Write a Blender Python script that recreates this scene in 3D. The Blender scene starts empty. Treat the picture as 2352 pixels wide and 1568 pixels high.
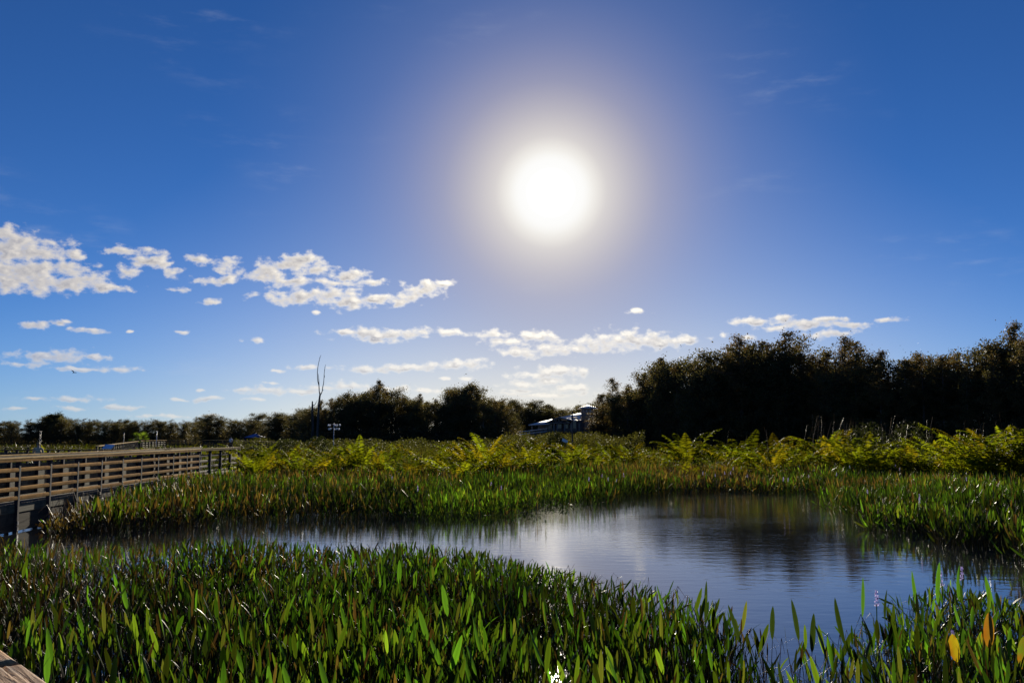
import bpy, bmesh, math, random
import numpy as np
from mathutils import Vector, Matrix

sc = bpy.context.scene
col = sc.collection
R = math.radians
EYE = 2.4                      # camera height above the water
F = 2200.0                     # focal length in pixels of a 2352 px wide picture
PITCH = math.atan(217.7 / F)   # the horizon lies below the middle of the picture

# ------------------------------------------------------------------ camera
cam_data = bpy.data.cameras.new('camera')
cam = bpy.data.objects.new('camera', cam_data)
col.objects.link(cam)
cam.location = (0, 0, EYE)
cam.rotation_euler = (math.pi / 2 + PITCH, 0, 0)
cam_data.sensor_width = 36
cam_data.lens = 36 * F / 2352
cam_data.clip_start = 0.05
cam_data.clip_end = 9000
sc.camera = cam
sc.render.resolution_x, sc.render.resolution_y = 1024, 682

def ray(px, py):
    """direction of a picture point (2352 x 1568 grid) in the place"""
    dx, dy = (px - 1176) / F, (784 - py) / F
    c, s = math.cos(PITCH), math.sin(PITCH)
    return Vector((dx, c - dy * s, s + dy * c))

def on_plane(px, py, z=0.0):
    d = ray(px, py)
    t = (z - EYE) / d.z
    return Vector((d.x * t, d.y * t, z))

def at_depth(px, py, Y):
    d = ray(px, py)
    t = Y / d.y
    return Vector((d.x * t, Y, EYE + d.z * t))

def azel(px, py):
    d = ray(px, py).normalized()
    return math.atan2(d.x, d.y), math.asin(d.z)

# ------------------------------------------------------------------ sun and sky
SUN_AZ, SUN_EL = azel(1265, 443)
sun_dir = Vector((math.sin(SUN_AZ) * math.cos(SUN_EL), math.cos(SUN_AZ) * math.cos(SUN_EL), math.sin(SUN_EL)))
sd = bpy.data.lights.new('sun', 'SUN')
sd.energy = 5.0
sd.angle = R(0.53)
sd.color = (1.0, 0.90, 0.72)
sun = bpy.data.objects.new('sun', sd)
col.objects.link(sun)
sun.rotation_euler = (-sun_dir).to_track_quat('-Z', 'Y').to_euler()
sun.location = (0, 60, 60)

vs = sc.view_settings
vs.view_transform = 'Standard'
vs.look = 'None'
vs.exposure = 0.585
vs.gamma = 1.0
vs.use_curve_mapping = False

world = bpy.data.worlds.new('World')
sc.world = world
world.use_nodes = True
wt = world.node_tree
wt.nodes.clear()
WL = wt.links

def wn(kind, **kw):
    n = wt.nodes.new(kind)
    for k, v in kw.items():
        setattr(n, k, v)
    return n

def wset(n, i, v):
    if isinstance(v, bpy.types.NodeSocket):
        WL.new(v, n.inputs[i])
    else:
        n.inputs[i].default_value = v

def wmath(op, a, b=None, c=None, clamp=False):
    n = wn('ShaderNodeMath', operation=op, use_clamp=clamp)
    wset(n, 0, a)
    if b is not None: wset(n, 1, b)
    if c is not None: wset(n, 2, c)
    return n.outputs[0]

def wvec(op, a, b=None, c=None):
    n = wn('ShaderNodeVectorMath', operation=op)
    wset(n, 0, a)
    if b is not None: wset(n, 1, b)
    if c is not None: wset(n, 2, c)
    return n.outputs['Value'] if op in ('DOT_PRODUCT', 'LENGTH') else n.outputs[0]

def wmix(f, a, b, blend='MIX'):
    n = wn('ShaderNodeMix', data_type='RGBA', blend_type=blend)
    wset(n, 0, f); wset(n, 6, a); wset(n, 7, b)
    return n.outputs[2]

def wsmooth(x, lo, hi):
    n = wn('ShaderNodeMapRange', interpolation_type='SMOOTHSTEP')
    wset(n, 0, x); wset(n, 1, lo); wset(n, 2, hi); wset(n, 3, 0.0); wset(n, 4, 1.0)
    return n.outputs[0]

def wnoise(v, scale, detail, rough):
    n = wn('ShaderNodeTexNoise', noise_dimensions='3D')
    wset(n, 'Vector', v); n.inputs['Scale'].default_value = scale
    n.inputs['Detail'].default_value = detail; n.inputs['Roughness'].default_value = rough
    return n

sky = wn('ShaderNodeTexSky', sky_type='NISHITA')
sky.sun_disc = False
sky.sun_elevation = SUN_EL
sky.sun_rotation = SUN_AZ
sky.air_density = 0.6
sky.dust_density = 0.0
sky.ozone_density = 6.0

tc = wn('ShaderNodeTexCoord')
D = wvec('NORMALIZE', tc.outputs['Generated'])
sep = wn('ShaderNodeSeparateXYZ'); WL.new(D, sep.inputs[0])
az = wmath('ARCTAN2', sep.outputs[0], sep.outputs[1])
el = wmath('ARCSINE', sep.outputs[2])
theta = wmath('ARCCOSINE', wmath('MINIMUM', wvec('DOT_PRODUCT', D, tuple(sun_dir)), 1.0))

SKY_STRENGTH = 0.05
K = 1.0 / (1.5 * SKY_STRENGTH)   # the colours below are written as they look in the picture

hs = wn('ShaderNodeHueSaturation')
hs.inputs['Saturation'].default_value = 1.06
WL.new(sky.outputs[0], hs.inputs['Color'])
base = wvec('MULTIPLY', hs.outputs[0], (0.90, 0.97, 1.10))

# pale air along the horizon
h0 = wmath('MULTIPLY', wmath('EXPONENT', wmath('MULTIPLY', wmath('MAXIMUM', el, 0.0), -1 / R(4.0))), 0.45)
base = wmix(h0, base, (0.40 * K, 0.50 * K, 0.54 * K, 1))
# bright hazy air low down under the sun
daz = wmath('SUBTRACT', az, SUN_AZ)
h1 = wmath('EXPONENT', wmath('MULTIPLY', wmath('MAXIMUM', el, 0.0), -1 / R(6.2)))
h2 = wmath('EXPONENT', wmath('MULTIPLY', wmath('MULTIPLY', daz, daz), -1 / R(19.5) ** 2))
base = wmix(wmath('SUBTRACT', wmath('MULTIPLY', h1, h2), 0.03, clamp=True), base, (0.98 * K, 0.92 * K, 0.78 * K, 1))

g1 = wmath('EXPONENT', wmath('MULTIPLY', wmath('MAXIMUM', el, 0.0), -1 / R(3.0)))
g2 = wmath('EXPONENT', wmath('MULTIPLY', wmath('MULTIPLY', daz, daz), -1 / R(15) ** 2))
base = wmix(wmath('MULTIPLY', wmath('MULTIPLY', g1, g2), 0.95, clamp=True), base, (1.02 * K, 0.96 * K, 0.80 * K, 1))

# glow of the air around the sun
ramp = wn('ShaderNodeValToRGB')
ramp.color_ramp.interpolation = 'B_SPLINE'
stops = [(0.0, (1, 1, 1, 1)), (0.095, (1, 1, .99, 1)), (0.125, (.92, .89, .83, .98)), (0.165, (.74, .69, .65, .92)), (0.24, (.59, .54, .55, .80)),
         (0.32, (.48, .44, .50, .62)), (0.44, (.40, .39, .51, .37)), (0.58, (.35, .37, .53, .18)), (0.78, (.31, .36, .53, .06)), (1.0, (.3, .36, .53, 0))]
er = ramp.color_ramp.elements
while len(er) < len(stops): er.new(0.5)
for e, (p, c) in zip(er, stops):
    e.position = p; e.color = c
WL.new(wmath('MULTIPLY', theta, 1 / R(20)), ramp.inputs[0])
glow = wvec('SCALE', ramp.outputs[0]); wt.nodes[-1].inputs['Scale'].default_value = K
clear = wmix(ramp.outputs[1], base, glow)

# ---- clouds: puffs (picture point, half width, half height) turned into directions
PUFFS = [
 (40,575,95,38),(0,610,70,40),(95,622,120,30),(60,645,130,24),(185,652,75,18),(255,662,40,9),(165,582,26,13),(15,545,50,24),
 (298,578,62,9),(345,600,48,15),(392,604,16,8),(290,619,32,11),(405,626,20,14),(455,598,30,12),(523,611,34,20),(508,645,45,10),(415,664,28,6),(482,690,22,8),
 (640,640,48,22),(612,626,34,26),(668,606,36,20),(700,598,34,16),(720,618,40,18),(655,645,78,12),(800,636,52,16),(845,648,44,10),(775,648,60,10),
 (690,684,86,17),(760,674,60,14),(808,692,62,19),(860,688,40,12),(730,719,14,5),(905,690,40,11),(945,682,44,14),(985,662,48,16),(1015,652,24,9),
 (860,768,84,15),(800,764,56,9),(925,768,60,11),(870,782,56,8),(960,762,34,9),(1035,764,44,8),
 (1140,766,38,10),(1165,784,60,11),(1235,776,58,14),(1262,771,22,11),(1200,808,52,15),(1270,802,64,15),(1330,798,40,11),
 (1375,786,60,20),(1440,782,70,23),(1500,784,72,20),(1570,780,42,11),(1462,718,27,7),
 (1735,738,56,11),(1803,729,30,8),(1790,752,40,8),(1850,746,70,13),(1920,733,34,7),(1930,748,52,8),(1890,769,44,10),(1930,766,30,7),(2052,735,36,6),(1662,767,12,9),(1720,775,20,6),
 (84,748,30,7),(136,742,14,6),(150,737,12,4),(204,758,32,6),(414,763,16,4),(586,780,25,6),(300,761,9,3),
 (130,820,88,15),(60,832,40,8),(225,822,28,8),(180,848,54,4),(272,846,44,7),
 (704,842,30,6),(634,853,14,4),(850,846,76,9),(930,842,70,10),(1030,838,64,13),(1090,834,38,12),
 (560,893,46,6),(620,896,70,9),(690,897,60,7),(745,890,46,8),(800,886,60,9),(880,892,80,8),(980,894,60,6),(620,878,14,4),
 (1280,852,68,14),(1230,862,60,8),(1200,880,54,8),(1270,872,46,11),(1330,846,20,8),(1310,891,56,8),(1190,898,40,5),(1250,906,120,5),
 (1078,866,16,5),(1022,867,13,4),(174,915,50,6),(482,917,40,5),(80,914,26,4),(275,939,52,5),(410,916,16,3),(450,897,12,3),(170,940,34,4),(30,938,20,4),(480,952,26,4),(590,918,30,4),(370,955,60,4),
]
comb = wn('ShaderNodeCombineXYZ')
WL.new(wmath('MULTIPLY', az, 22.0), comb.inputs[0]); WL.new(wmath('MULTIPLY', el, 22.0), comb.inputs[1])
P0 = comb.outputs[0]
near_sun = wmath('EXPONENT', wmath('MULTIPLY', theta, -1 / R(15)))
c_dark = wmix(near_sun, (.36 * K, .37 * K, .43 * K, 1), (.54 * K, .49 * K, .46 * K, 1))
c_lit = wmix(near_sun, (.66 * K, .62 * K, .59 * K, 1), (1.6 * K, 1.5 * K, 1.28 * K, 1))
lowfade = wmath('MULTIPLY_ADD', wsmooth(el, R(1.0), R(9)), 0.42, 0.58)   # low clouds fade into the air
# thin high streaks
ci = wnoise(wvec('MULTIPLY', P0, (0.55, 2.1, 1.0)), 1.1, 5.0, 0.6)
cim = wnoise(wvec('MULTIPLY', P0, (0.5, 0.9, 1.0)), 0.45, 1.0, 0.5)
cirrus = wmath('MULTIPLY', wmath('MULTIPLY', wsmooth(ci.outputs[0], 0.48, 0.9), wsmooth(cim.outputs[0], 0.5, 0.75)), 0.22)
clear = wmix(cirrus, clear, (.62 * K, .66 * K, .74 * K, 1))
# the sun itself
core = wmath('MULTIPLY', wmath('SUBTRACT', 1.0, wsmooth(theta, R(0.2), R(1.5))), 4.0 * K)
clear = wvec('ADD', clear, core)

def inside_puffs(Q, puffs):
    acc = None
    for (px, py, rx, ry) in puffs:
        a, e = azel(px, py)
        sx, sy = 100 / (rx * 1.22), 100 / (ry * 1.3)
        q = wvec('MULTIPLY_ADD', Q, (sx, sy, 0.0), (-a * 22 * sx, -e * 22 * sy, 0.0))
        d = wvec('DOT_PRODUCT', q, q)
        acc = d if acc is None else wmath('MINIMUM', acc, d)
    return wmath('SUBTRACT', 1.0, wmath('SQRT', acc))

def inside_bank(P):
    # the same kind of cloud goes on round the horizon, outside the picture too
    far = wnoise(wvec('MULTIPLY', P, (0.30, 0.9, 1.0)), 1.0, 2.0, 0.5)
    band = wmath('MULTIPLY', wsmooth(el, R(2), R(5)), wmath('SUBTRACT', 1.0, wsmooth(el, R(10), R(13))))
    return wmath('SUBTRACT', wmath('MULTIPLY', wmath('SUBTRACT', far.outputs[0], 0.56), 5.0), wmath('SUBTRACT', 3.0, wmath('MULTIPLY', band, 3.0)))

# shared by every cloud: the ragged edge, at the point looked at and a little nearer the sun
tosun = wvec('NORMALIZE', wvec('SUBTRACT', (SUN_AZ * 22, SUN_EL * 22, 0.0), P0))
P1 = wvec('MULTIPLY_ADD', tosun, (0.11, 0.11, 0.0), P0)
def ragged(P):
    w1 = wnoise(wvec('MULTIPLY', P, (1.0, 1.5, 1.0)), 1.6, 2.0, 0.5)
    Q = wvec('MULTIPLY_ADD', wvec('SUBTRACT', w1.outputs['Color'], (.5, .5, .5)), (0.55, 0.20, 0.0), P)
    fb = wnoise(wvec('MULTIPLY', P, (1.0, 1.45, 1.0)), 3.4, 6.0, 0.53)
    return Q, wmath('MULTIPLY', wmath('SUBTRACT', fb.outputs[0], 0.53), 2.8)

def cloud_sky(puffs):
    """sky with these clouds in front of the clear air, as a closure"""
    Qa, ra = ragged(P0)
    Qb, rb = ragged(P1)
    ia = inside_puffs(Qa, puffs) if puffs else inside_bank(P0)
    ib = inside_puffs(Qb, puffs) if puffs else inside_bank(P1)
    d0, d1 = wmath('ADD', ia, ra), wmath('ADD', ib, rb)
    # wisps only where the puff itself is near
    gate = wsmooth(ia, -0.75, -0.05)
    cover = wmath('MULTIPLY', wsmooth(d0, -0.08, 0.78), gate)
    thick = wsmooth(d0, 0.15, 1.0)
    lit = wmath('MULTIPLY_ADD', wmath('SUBTRACT', d0, d1), 1.0, 0.26, clamp=True)
    shade = wmath('MULTIPLY', thick, wmath('SUBTRACT', 1.0, lit), clamp=True)
    c = wmix(wmath('MULTIPLY', cover, lowfade), clear, wmix(shade, c_lit, c_dark))
    b = wn('ShaderNodeBackground')
    WL.new(c, b.inputs[0])
    b.inputs[1].default_value = SKY_STRENGTH
    return b.outputs[0]

bgc = wn('ShaderNodeBackground')
WL.new(clear, bgc.inputs[0])
bgc.inputs[1].default_value = SKY_STRENGTH
CLEAR = bgc.outputs[0]

def choose(f, no, yes):
    m = wn('ShaderNodeMixShader')
    WL.new(f, m.inputs[0]); WL.new(no, m.inputs[1]); WL.new(yes, m.inputs[2])
    return m.outputs[0]

def az_over(px): return wmath('GREATER_THAN', az, azel(px, 800)[0])
def el_over(py): return wmath('GREATER_THAN', el, azel(1176, py)[1])
def pick(x0, x1, y0, y1):
    return [p for p in PUFFS if p[0] + 1.7 * p[2] > x0 and p[0] - 1.7 * p[2] < x1 and p[1] + 2.0 * p[3] > y0 - 12 and p[1] - 2.0 * p[3] < y1 + 12]

left_high = choose(az_over(425), cloud_sky(pick(-400, 425, 400, 722)), cloud_sky(pick(425, 1085, 400, 738)))
left_low = choose(az_over(440), cloud_sky(pick(-400, 440, 722, 999)), cloud_sky(pick(440, 1085, 722, 999)))
right = choose(az_over(1640), cloud_sky(pick(1085, 1640, 695, 999)), cloud_sky(pick(1640, 2600, 695, 999)))
in_view = choose(az_over(1085), choose(el_over(730), left_low, left_high), choose(el_over(695), right, CLEAR))
aside = wmath('GREATER_THAN', wmath('ABSOLUTE', az), R(31))
low = choose(aside, in_view, cloud_sky(None))
band = wmath('MULTIPLY', wmath('LESS_THAN', el, R(13.4)), wmath('GREATER_THAN', el, R(0.2)))
wout = wn('ShaderNodeOutputWorld')
WL.new(choose(band, CLEAR, low), wout.inputs[0])
world.cycles.sampling_method = 'MANUAL'
world.cycles.sample_map_resolution = 512

# ================================================================== helpers
rng = np.random.default_rng(7)
random.seed(7)
MATS = {}

def project(x, y, z):
    """picture point (2352 grid) of a place; arrays allowed"""
    c, s = math.cos(PITCH), math.sin(PITCH)
    dz = z - EYE
    f = y * c + dz * s
    u = -y * s + dz * c
    return 1176 + F * x / f, 784 - F * u / f

def mat(name):
    m = bpy.data.materials.new(name)
    m.use_nodes = True
    nt = m.node_tree
    nt.nodes.clear()
    out = nt.nodes.new('ShaderNodeOutputMaterial')
    MATS[name] = m
    return m, nt, out

def nd(nt, kind, **kw):
    n = nt.nodes.new(kind)
    for k, v in kw.items():
        if k in n.inputs.keys():
            if isinstance(v, bpy.types.NodeSocket): nt.links.new(v, n.inputs[k])
            else: n.inputs[k].default_value = v
        else:
            setattr(n, k, v)
    return n

def ramp_node(nt, fac, stops):
    n = nt.nodes.new('ShaderNodeValToRGB')
    e = n.color_ramp.elements
    while len(e) < len(stops): e.new(0.5)
    for el_, (p, c) in zip(e, stops):
        el_.position = p; el_.color = (*c, 1)
    nt.links.new(fac, n.inputs[0])
    return n.outputs[0]

def mixc(nt, f, a, b, blend='MIX'):
    n = nt.nodes.new('ShaderNodeMix'); n.data_type = 'RGBA'; n.blend_type = blend
    for i, v in ((0, f), (6, a), (7, b)):
        if isinstance(v, bpy.types.NodeSocket): nt.links.new(v, n.inputs[i])
        else: n.inputs[i].default_value = v
    return n.outputs[2]

def leaf_mat(name, through=0.55, gain=(2.4, 2.6, 1.2), rough=0.42, spec=0.4, vary=0.35):
    """two-sided leaf: colour from the leaf's own tint, light comes through it"""
    m, nt, out = mat(name)
    at = nd(nt, 'ShaderNodeAttribute', attribute_name='tint')
    oi = nd(nt, 'ShaderNodeObjectInfo')
    k = nd(nt, 'ShaderNodeMath', operation='MULTIPLY_ADD'); nt.links.new(oi.outputs['Random'], k.inputs[0])
    k.inputs[1].default_value = vary; k.inputs[2].default_value = 1 - vary / 2
    c = nd(nt, 'ShaderNodeVectorMath', operation='SCALE'); nt.links.new(at.outputs['Color'], c.inputs[0]); nt.links.new(k.outputs[0], c.inputs['Scale'])
    p = nd(nt, 'ShaderNodeBsdfPrincipled', Roughness=rough)
    p.inputs['Specular IOR Level'].default_value = spec
    nt.links.new(c.outputs[0], p.inputs['Base Color'])
    g = nd(nt, 'ShaderNodeVectorMath', operation='MULTIPLY'); nt.links.new(c.outputs[0], g.inputs[0]); g.inputs[1].default_value = gain
    t = nd(nt, 'ShaderNodeBsdfTranslucent'); nt.links.new(g.outputs[0], t.inputs[0])
    mx = nd(nt, 'ShaderNodeMixShader', Fac=through)
    nt.links.new(p.outputs[0], mx.inputs[1]); nt.links.new(t.outputs[0], mx.inputs[2])
    nt.links.new(mx.outputs[0], out.inputs[0])
    return m

def wood_mat(name, c1, c2, dark, grain=22.0, rough=0.75, bump=0.35, along=0, spec=0.3):
    m, nt, out = mat(name)
    tc_ = nd(nt, 'ShaderNodeTexCoord')
    oi = nd(nt, 'ShaderNodeObjectInfo')
    sc_ = [grain, grain, grain]; sc_[along] = grain * 0.06
    off = nd(nt, 'ShaderNodeVectorMath', operation='SCALE'); off.inputs[0].default_value = (13, 7, 5); nt.links.new(oi.outputs['Random'], off.inputs['Scale'])
    mp = nd(nt, 'ShaderNodeVectorMath', operation='MULTIPLY_ADD'); nt.links.new(tc_.outputs['Object'], mp.inputs[0]); mp.inputs[1].default_value = sc_; nt.links.new(off.outputs[0], mp.inputs[2])
    n1 = nd(nt, 'ShaderNodeTexNoise', Scale=1.0, Detail=6.0, Roughness=0.65, Distortion=0.4); nt.links.new(mp.outputs[0], n1.inputs['Vector'])
    n2 = nd(nt, 'ShaderNodeTexNoise', Scale=3.0, Detail=4.0, Roughness=0.6); nt.links.new(tc_.outputs['Object'], n2.inputs['Vector'])
    base = ramp_node(nt, n1.outputs[0], [(0.34, dark), (0.48, c1), (0.66, c2)])
    st = nd(nt, 'ShaderNodeMapRange'); nt.links.new(n2.outputs[0], st.inputs[0]); st.inputs[1].default_value = 0.52; st.inputs[2].default_value = 0.72
    base = mixc(nt, st.outputs[0], base, (*dark, 1))
    rv = nd(nt, 'ShaderNodeMath', operation='MULTIPLY_ADD'); nt.links.new(oi.outputs['Random'], rv.inputs[0]); rv.inputs[1].default_value = 0.5; rv.inputs[2].default_value = 0.75
    bs = nd(nt, 'ShaderNodeVectorMath', operation='SCALE'); nt.links.new(base, bs.inputs[0]); nt.links.new(rv.outputs[0], bs.inputs['Scale'])
    p = nd(nt, 'ShaderNodeBsdfPrincipled', Roughness=rough); p.inputs['Specular IOR Level'].default_value = spec
    nt.links.new(bs.outputs[0], p.inputs['Base Color'])
    b = nd(nt, 'ShaderNodeBump', Strength=bump, Distance=0.01); nt.links.new(n1.outputs[0], b.inputs['Height']); nt.links.new(b.outputs[0], p.inputs['Normal'])
    nt.links.new(p.outputs[0], out.inputs[0])
    return m

def plain_mat(name, c, rough=0.6, metal=0.0, vary=0.25, scale=8.0, spec=0.4):
    m, nt, out = mat(name)
    tc_ = nd(nt, 'ShaderNodeTexCoord')
    n1 = nd(nt, 'ShaderNodeTexNoise', Scale=scale, Detail=5.0, Roughness=0.6); nt.links.new(tc_.outputs['Object'], n1.inputs['Vector'])
    base = ramp_node(nt, n1.outputs[0], [(0.3, tuple(v * (1 - vary) for v in c)), (0.7, tuple(min(1, v * (1 + vary)) for v in c))])
    p = nd(nt, 'ShaderNodeBsdfPrincipled', Roughness=rough, Metallic=metal); p.inputs['Specular IOR Level'].default_value = spec
    nt.links.new(base, p.inputs['Base Color'])
    nt.links.new(p.outputs[0], out.inputs[0])
    return m

def tag(o, label=None, cat=None, group=None, kind=None):
    if label: o['label'] = label
    if cat: o['category'] = cat
    if group: o['group'] = group
    if kind: o['kind'] = kind
    return o

def empty(name, loc, rz=0.0):
    o = bpy.data.objects.new(name, None)
    col.objects.link(o)
    o.location = loc
    o.rotation_euler = (0, 0, rz)
    o.empty_display_size = 0.2
    return o

def link(name, me, parent=None, loc=None, rot=None, scale=None):
    o = bpy.data.objects.new(name, me)
    col.objects.link(o)
    if parent: o.parent = parent
    if loc is not None: o.location = loc
    if rot is not None: o.rotation_euler = rot
    if scale is not None: o.scale = scale
    return o

def np_mesh(name, V, faces, material, C=None, smooth=False):
    """mesh from arrays; faces = list of (n,k) index arrays"""
    V = np.asarray(V, dtype=np.float32).reshape(-1, 3)
    faces = [np.asarray(f, dtype=np.int32) for f in faces if len(f)]
    me = bpy.data.meshes.new(name)
    me.vertices.add(len(V)); me.vertices.foreach_set('co', V.ravel())
    loops = np.concatenate([f.ravel() for f in faces])
    tot = np.concatenate([np.full(len(f), f.shape[1], dtype=np.int32) for f in faces])
    start = np.concatenate([[0], np.cumsum(tot)[:-1]]).astype(np.int32)
    me.loops.add(len(loops)); me.loops.foreach_set('vertex_index', loops)
    me.polygons.add(len(tot)); me.polygons.foreach_set('loop_start', start)
    try: me.polygons.foreach_set('loop_total', tot)
    except Exception: pass
    if smooth: me.polygons.foreach_set('use_smooth', np.ones(len(tot), dtype=bool))
    me.update(calc_edges=True)
    if C is not None:
        a = me.color_attributes.new('tint', 'FLOAT_COLOR', 'POINT')
        c4 = np.ones((len(V), 4), dtype=np.float32); c4[:, :3] = np.asarray(C).reshape(-1, 3)
        a.data.foreach_set('color', c4.ravel())
    me.materials.append(material)
    return me

class Bag:
    """collects batches of (V, quads, tris, C) into one mesh"""
    def __init__(s): s.V, s.Q, s.T, s.C, s.n = [], [], [], [], 0
    def add(s, V, Q, T, C):
        V = V.reshape(-1, 3)
        if len(Q): s.Q.append(np.asarray(Q).reshape(-1, 4) + s.n)
        if len(T): s.T.append(np.asarray(T).reshape(-1, 3) + s.n)
        s.V.append(V); s.C.append(np.asarray(C).reshape(-1, 3)); s.n += len(V)
    def mesh(s, name, material, smooth=False):
        f = []
        if s.Q: f.append(np.concatenate(s.Q))
        if s.T: f.append(np.concatenate(s.T))
        return np_mesh(name, np.concatenate(s.V), f, material, np.concatenate(s.C), smooth)

def tile_faces(tmpl, n, per):
    return (np.asarray(tmpl)[None] + (np.arange(n) * per)[:, None, None]).reshape(-1, len(tmpl[0]))

def round_board(ln, th, ht, material, parent, name, c, ry=0.0):
    """rail with rounded edges, running along local x"""
    key = ('round', round(ln, 4), th, ht, material.name)
    if key not in _boxes:
        prof = [(math.cos(a), math.sin(a)) for a in [math.pi / 6 * k for k in range(12)]]
        sgn = lambda v: math.copysign(abs(v) ** .62, v)
        V = [(x_, sgn(a) * th / 2, sgn(b_) * ht / 2) for x_ in (-ln / 2, ln / 2) for a, b_ in prof]
        Q = [(k, (k + 1) % 12, 12 + (k + 1) % 12, 12 + k) for k in range(12)]
        me = bpy.data.meshes.new(name); me.from_pydata(V, [], Q + [tuple(range(11, -1, -1)), tuple(range(12, 24))]); me.materials.append(material)
        _boxes[key] = me
    return link(name, _boxes[key], parent, c, (0, ry, 0))

_boxes = {}
def box_mesh(dx, dy, dz, material, bev=0.0):
    key = (round(dx, 4), round(dy, 4), round(dz, 4), material.name, bev)
    if key in _boxes: return _boxes[key]
    bm = bmesh.new()
    bmesh.ops.create_cube(bm, size=1.0)
    bmesh.ops.scale(bm, vec=(dx, dy, dz), verts=bm.verts)
    if bev: bmesh.ops.bevel(bm, geom=list(bm.edges), offset=bev, segments=1, affect='EDGES')
    me = bpy.data.meshes.new('board'); bm.to_mesh(me); bm.free()
    me.materials.append(material)
    _boxes[key] = me
    return me

def tube(points, radii, sides=6, cap=True):
    """vertices and faces of a tapering tube along points"""
    pts = [Vector(p) for p in points]
    V, Q, T = [], [], []
    for i, p in enumerate(pts):
        d = (pts[min(i + 1, len(pts) - 1)] - pts[max(i - 1, 0)]).normalized()
        a = d.cross(Vector((0.31, 0.95, 0.05))).normalized()
        b = d.cross(a)
        for k in range(sides):
            t = 2 * math.pi * k / sides
            V.append(p + (a * math.cos(t) + b * math.sin(t)) * radii[i])
    n = len(pts)
    for i in range(n - 1):
        for k in range(sides):
            Q.append((i * sides + k, i * sides + (k + 1) % sides, (i + 1) * sides + (k + 1) % sides, (i + 1) * sides + k))
    if cap:
        V.append(pts[-1]); V.append(pts[0])
        for k in range(sides):
            T.append(((n - 1) * sides + k, (n - 1) * sides + (k + 1) % sides, n * sides))
            T.append(((k + 1) % sides, k, n * sides + 1))
    return np.array([tuple(v) for v in V]), np.array(Q), np.array(T).reshape(-1, 3)

def tube_mesh(name, points, radii, material, sides=6):
    V, Q, T = tube(points, radii, sides)
    return np_mesh(name, V, [Q, T], material, smooth=True)

def vnoise(x, y, seed=0):
    """smooth value noise on arrays, 0..1"""
    x = np.asarray(x, dtype=float); y = np.asarray(y, dtype=float)
    xi, yi = np.floor(x).astype(int), np.floor(y).astype(int)
    fx, fy = x - xi, y - yi
    fx, fy = fx * fx * (3 - 2 * fx), fy * fy * (3 - 2 * fy)
    def h(a, b):
        v = np.sin(a * 127.1 + b * 311.7 + seed * 74.7) * 43758.5453
        return v - np.floor(v)
    return (h(xi, yi) * (1 - fx) + h(xi + 1, yi) * fx) * (1 - fy) + (h(xi, yi + 1) * (1 - fx) + h(xi + 1, yi + 1) * fx) * fy

# ------------------------------------------------------------------ materials
M_reed = leaf_mat('marsh_leaf', 0.55, (2.45, 2.6, 1.1), 0.42, 0.28, vary=0.35)
M_fern = leaf_mat('fern_leaf', 0.62, (2.7, 2.9, 0.9), 0.65, 0.06, vary=0.5)
M_straw = leaf_mat('dry_stalk', 0.25, (1.3, 1.2, 1.0), 0.45, 0.5, vary=0.3)
M_crown = leaf_mat('tree_leaf', 0.40, (1.5, 1.4, 0.8), 0.6, 0.2, vary=0.5)
M_bark = wood_mat('bark', (.10, .08, .065), (.16, .13, .11), (.05, .04, .035), 6.0, 0.9, 0.5, along=2)
M_deadwood = wood_mat('dead_wood', (.07, .06, .055), (.12, .105, .095), (.03, .026, .024), 5.0, 0.85, 0.5, along=2)
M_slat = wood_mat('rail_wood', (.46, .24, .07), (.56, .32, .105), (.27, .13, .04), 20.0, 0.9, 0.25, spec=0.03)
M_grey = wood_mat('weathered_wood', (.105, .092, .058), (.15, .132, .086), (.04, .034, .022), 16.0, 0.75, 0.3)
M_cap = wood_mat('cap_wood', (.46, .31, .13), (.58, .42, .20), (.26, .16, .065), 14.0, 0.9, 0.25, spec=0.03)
M_shadecap = wood_mat('shaded_cap_wood', (.20, .14, .06), (.28, .20, .09), (.10, .07, .03), 14.0, 0.9, 0.3, spec=0.03)  # darker copy of the cap wood, shade painted into its colour
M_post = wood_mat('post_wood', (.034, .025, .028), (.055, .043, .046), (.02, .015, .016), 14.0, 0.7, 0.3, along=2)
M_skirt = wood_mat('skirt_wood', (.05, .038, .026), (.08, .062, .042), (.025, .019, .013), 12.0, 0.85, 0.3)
M_deck = wood_mat('deck_wood', (.15, .12, .08), (.22, .18, .125), (.07, .055, .04), 14.0, 0.8, 0.3, along=1)
M_metal = plain_mat('galvanised_metal', (.55, .55, .56), 0.4, 0.8, 0.25, 40)
M_hole = plain_mat('dark_bolt', (.02, .02, .02), 0.6)
M_roof = plain_mat('pale_metal_roof', (.66, .64, .68), 0.6, 0.0, 0.06, 2, 0.2)
M_wall = plain_mat('grey_wall', (.19, .165, .15), 0.8, 0, 0.12, 3)
M_trim = plain_mat('white_paint', (.72, .72, .72), 0.5, 0, 0.08, 5)
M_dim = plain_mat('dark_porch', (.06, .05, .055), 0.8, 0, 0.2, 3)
M_pole = plain_mat('pale_pole', (.40, .41, .45), 0.45, 0.1, 0.12, 6)
M_thinpole = plain_mat('grey_pole', (.17, .17, .19), 0.5, 0.1, 0.12, 6)
M_blue = plain_mat('blue_roof', (.10, .17, .42), 0.5, 0.1, 0.12, 3)
M_panel = plain_mat('blue_white_print', (.50, .66, .85), 0.35, 0, 0.2, 9)
M_flower = leaf_mat('lavender_petal', 0.4, (1.1, 1.1, 1.1), 0.6, 0.2, vary=0.2)
M_skin = plain_mat('skin', (.52, .33, .24), 0.6, 0, 0.06, 20)
M_hair = plain_mat('light_brown_hair', (.34, .22, .11), 0.6, 0, 0.2, 60)
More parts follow.
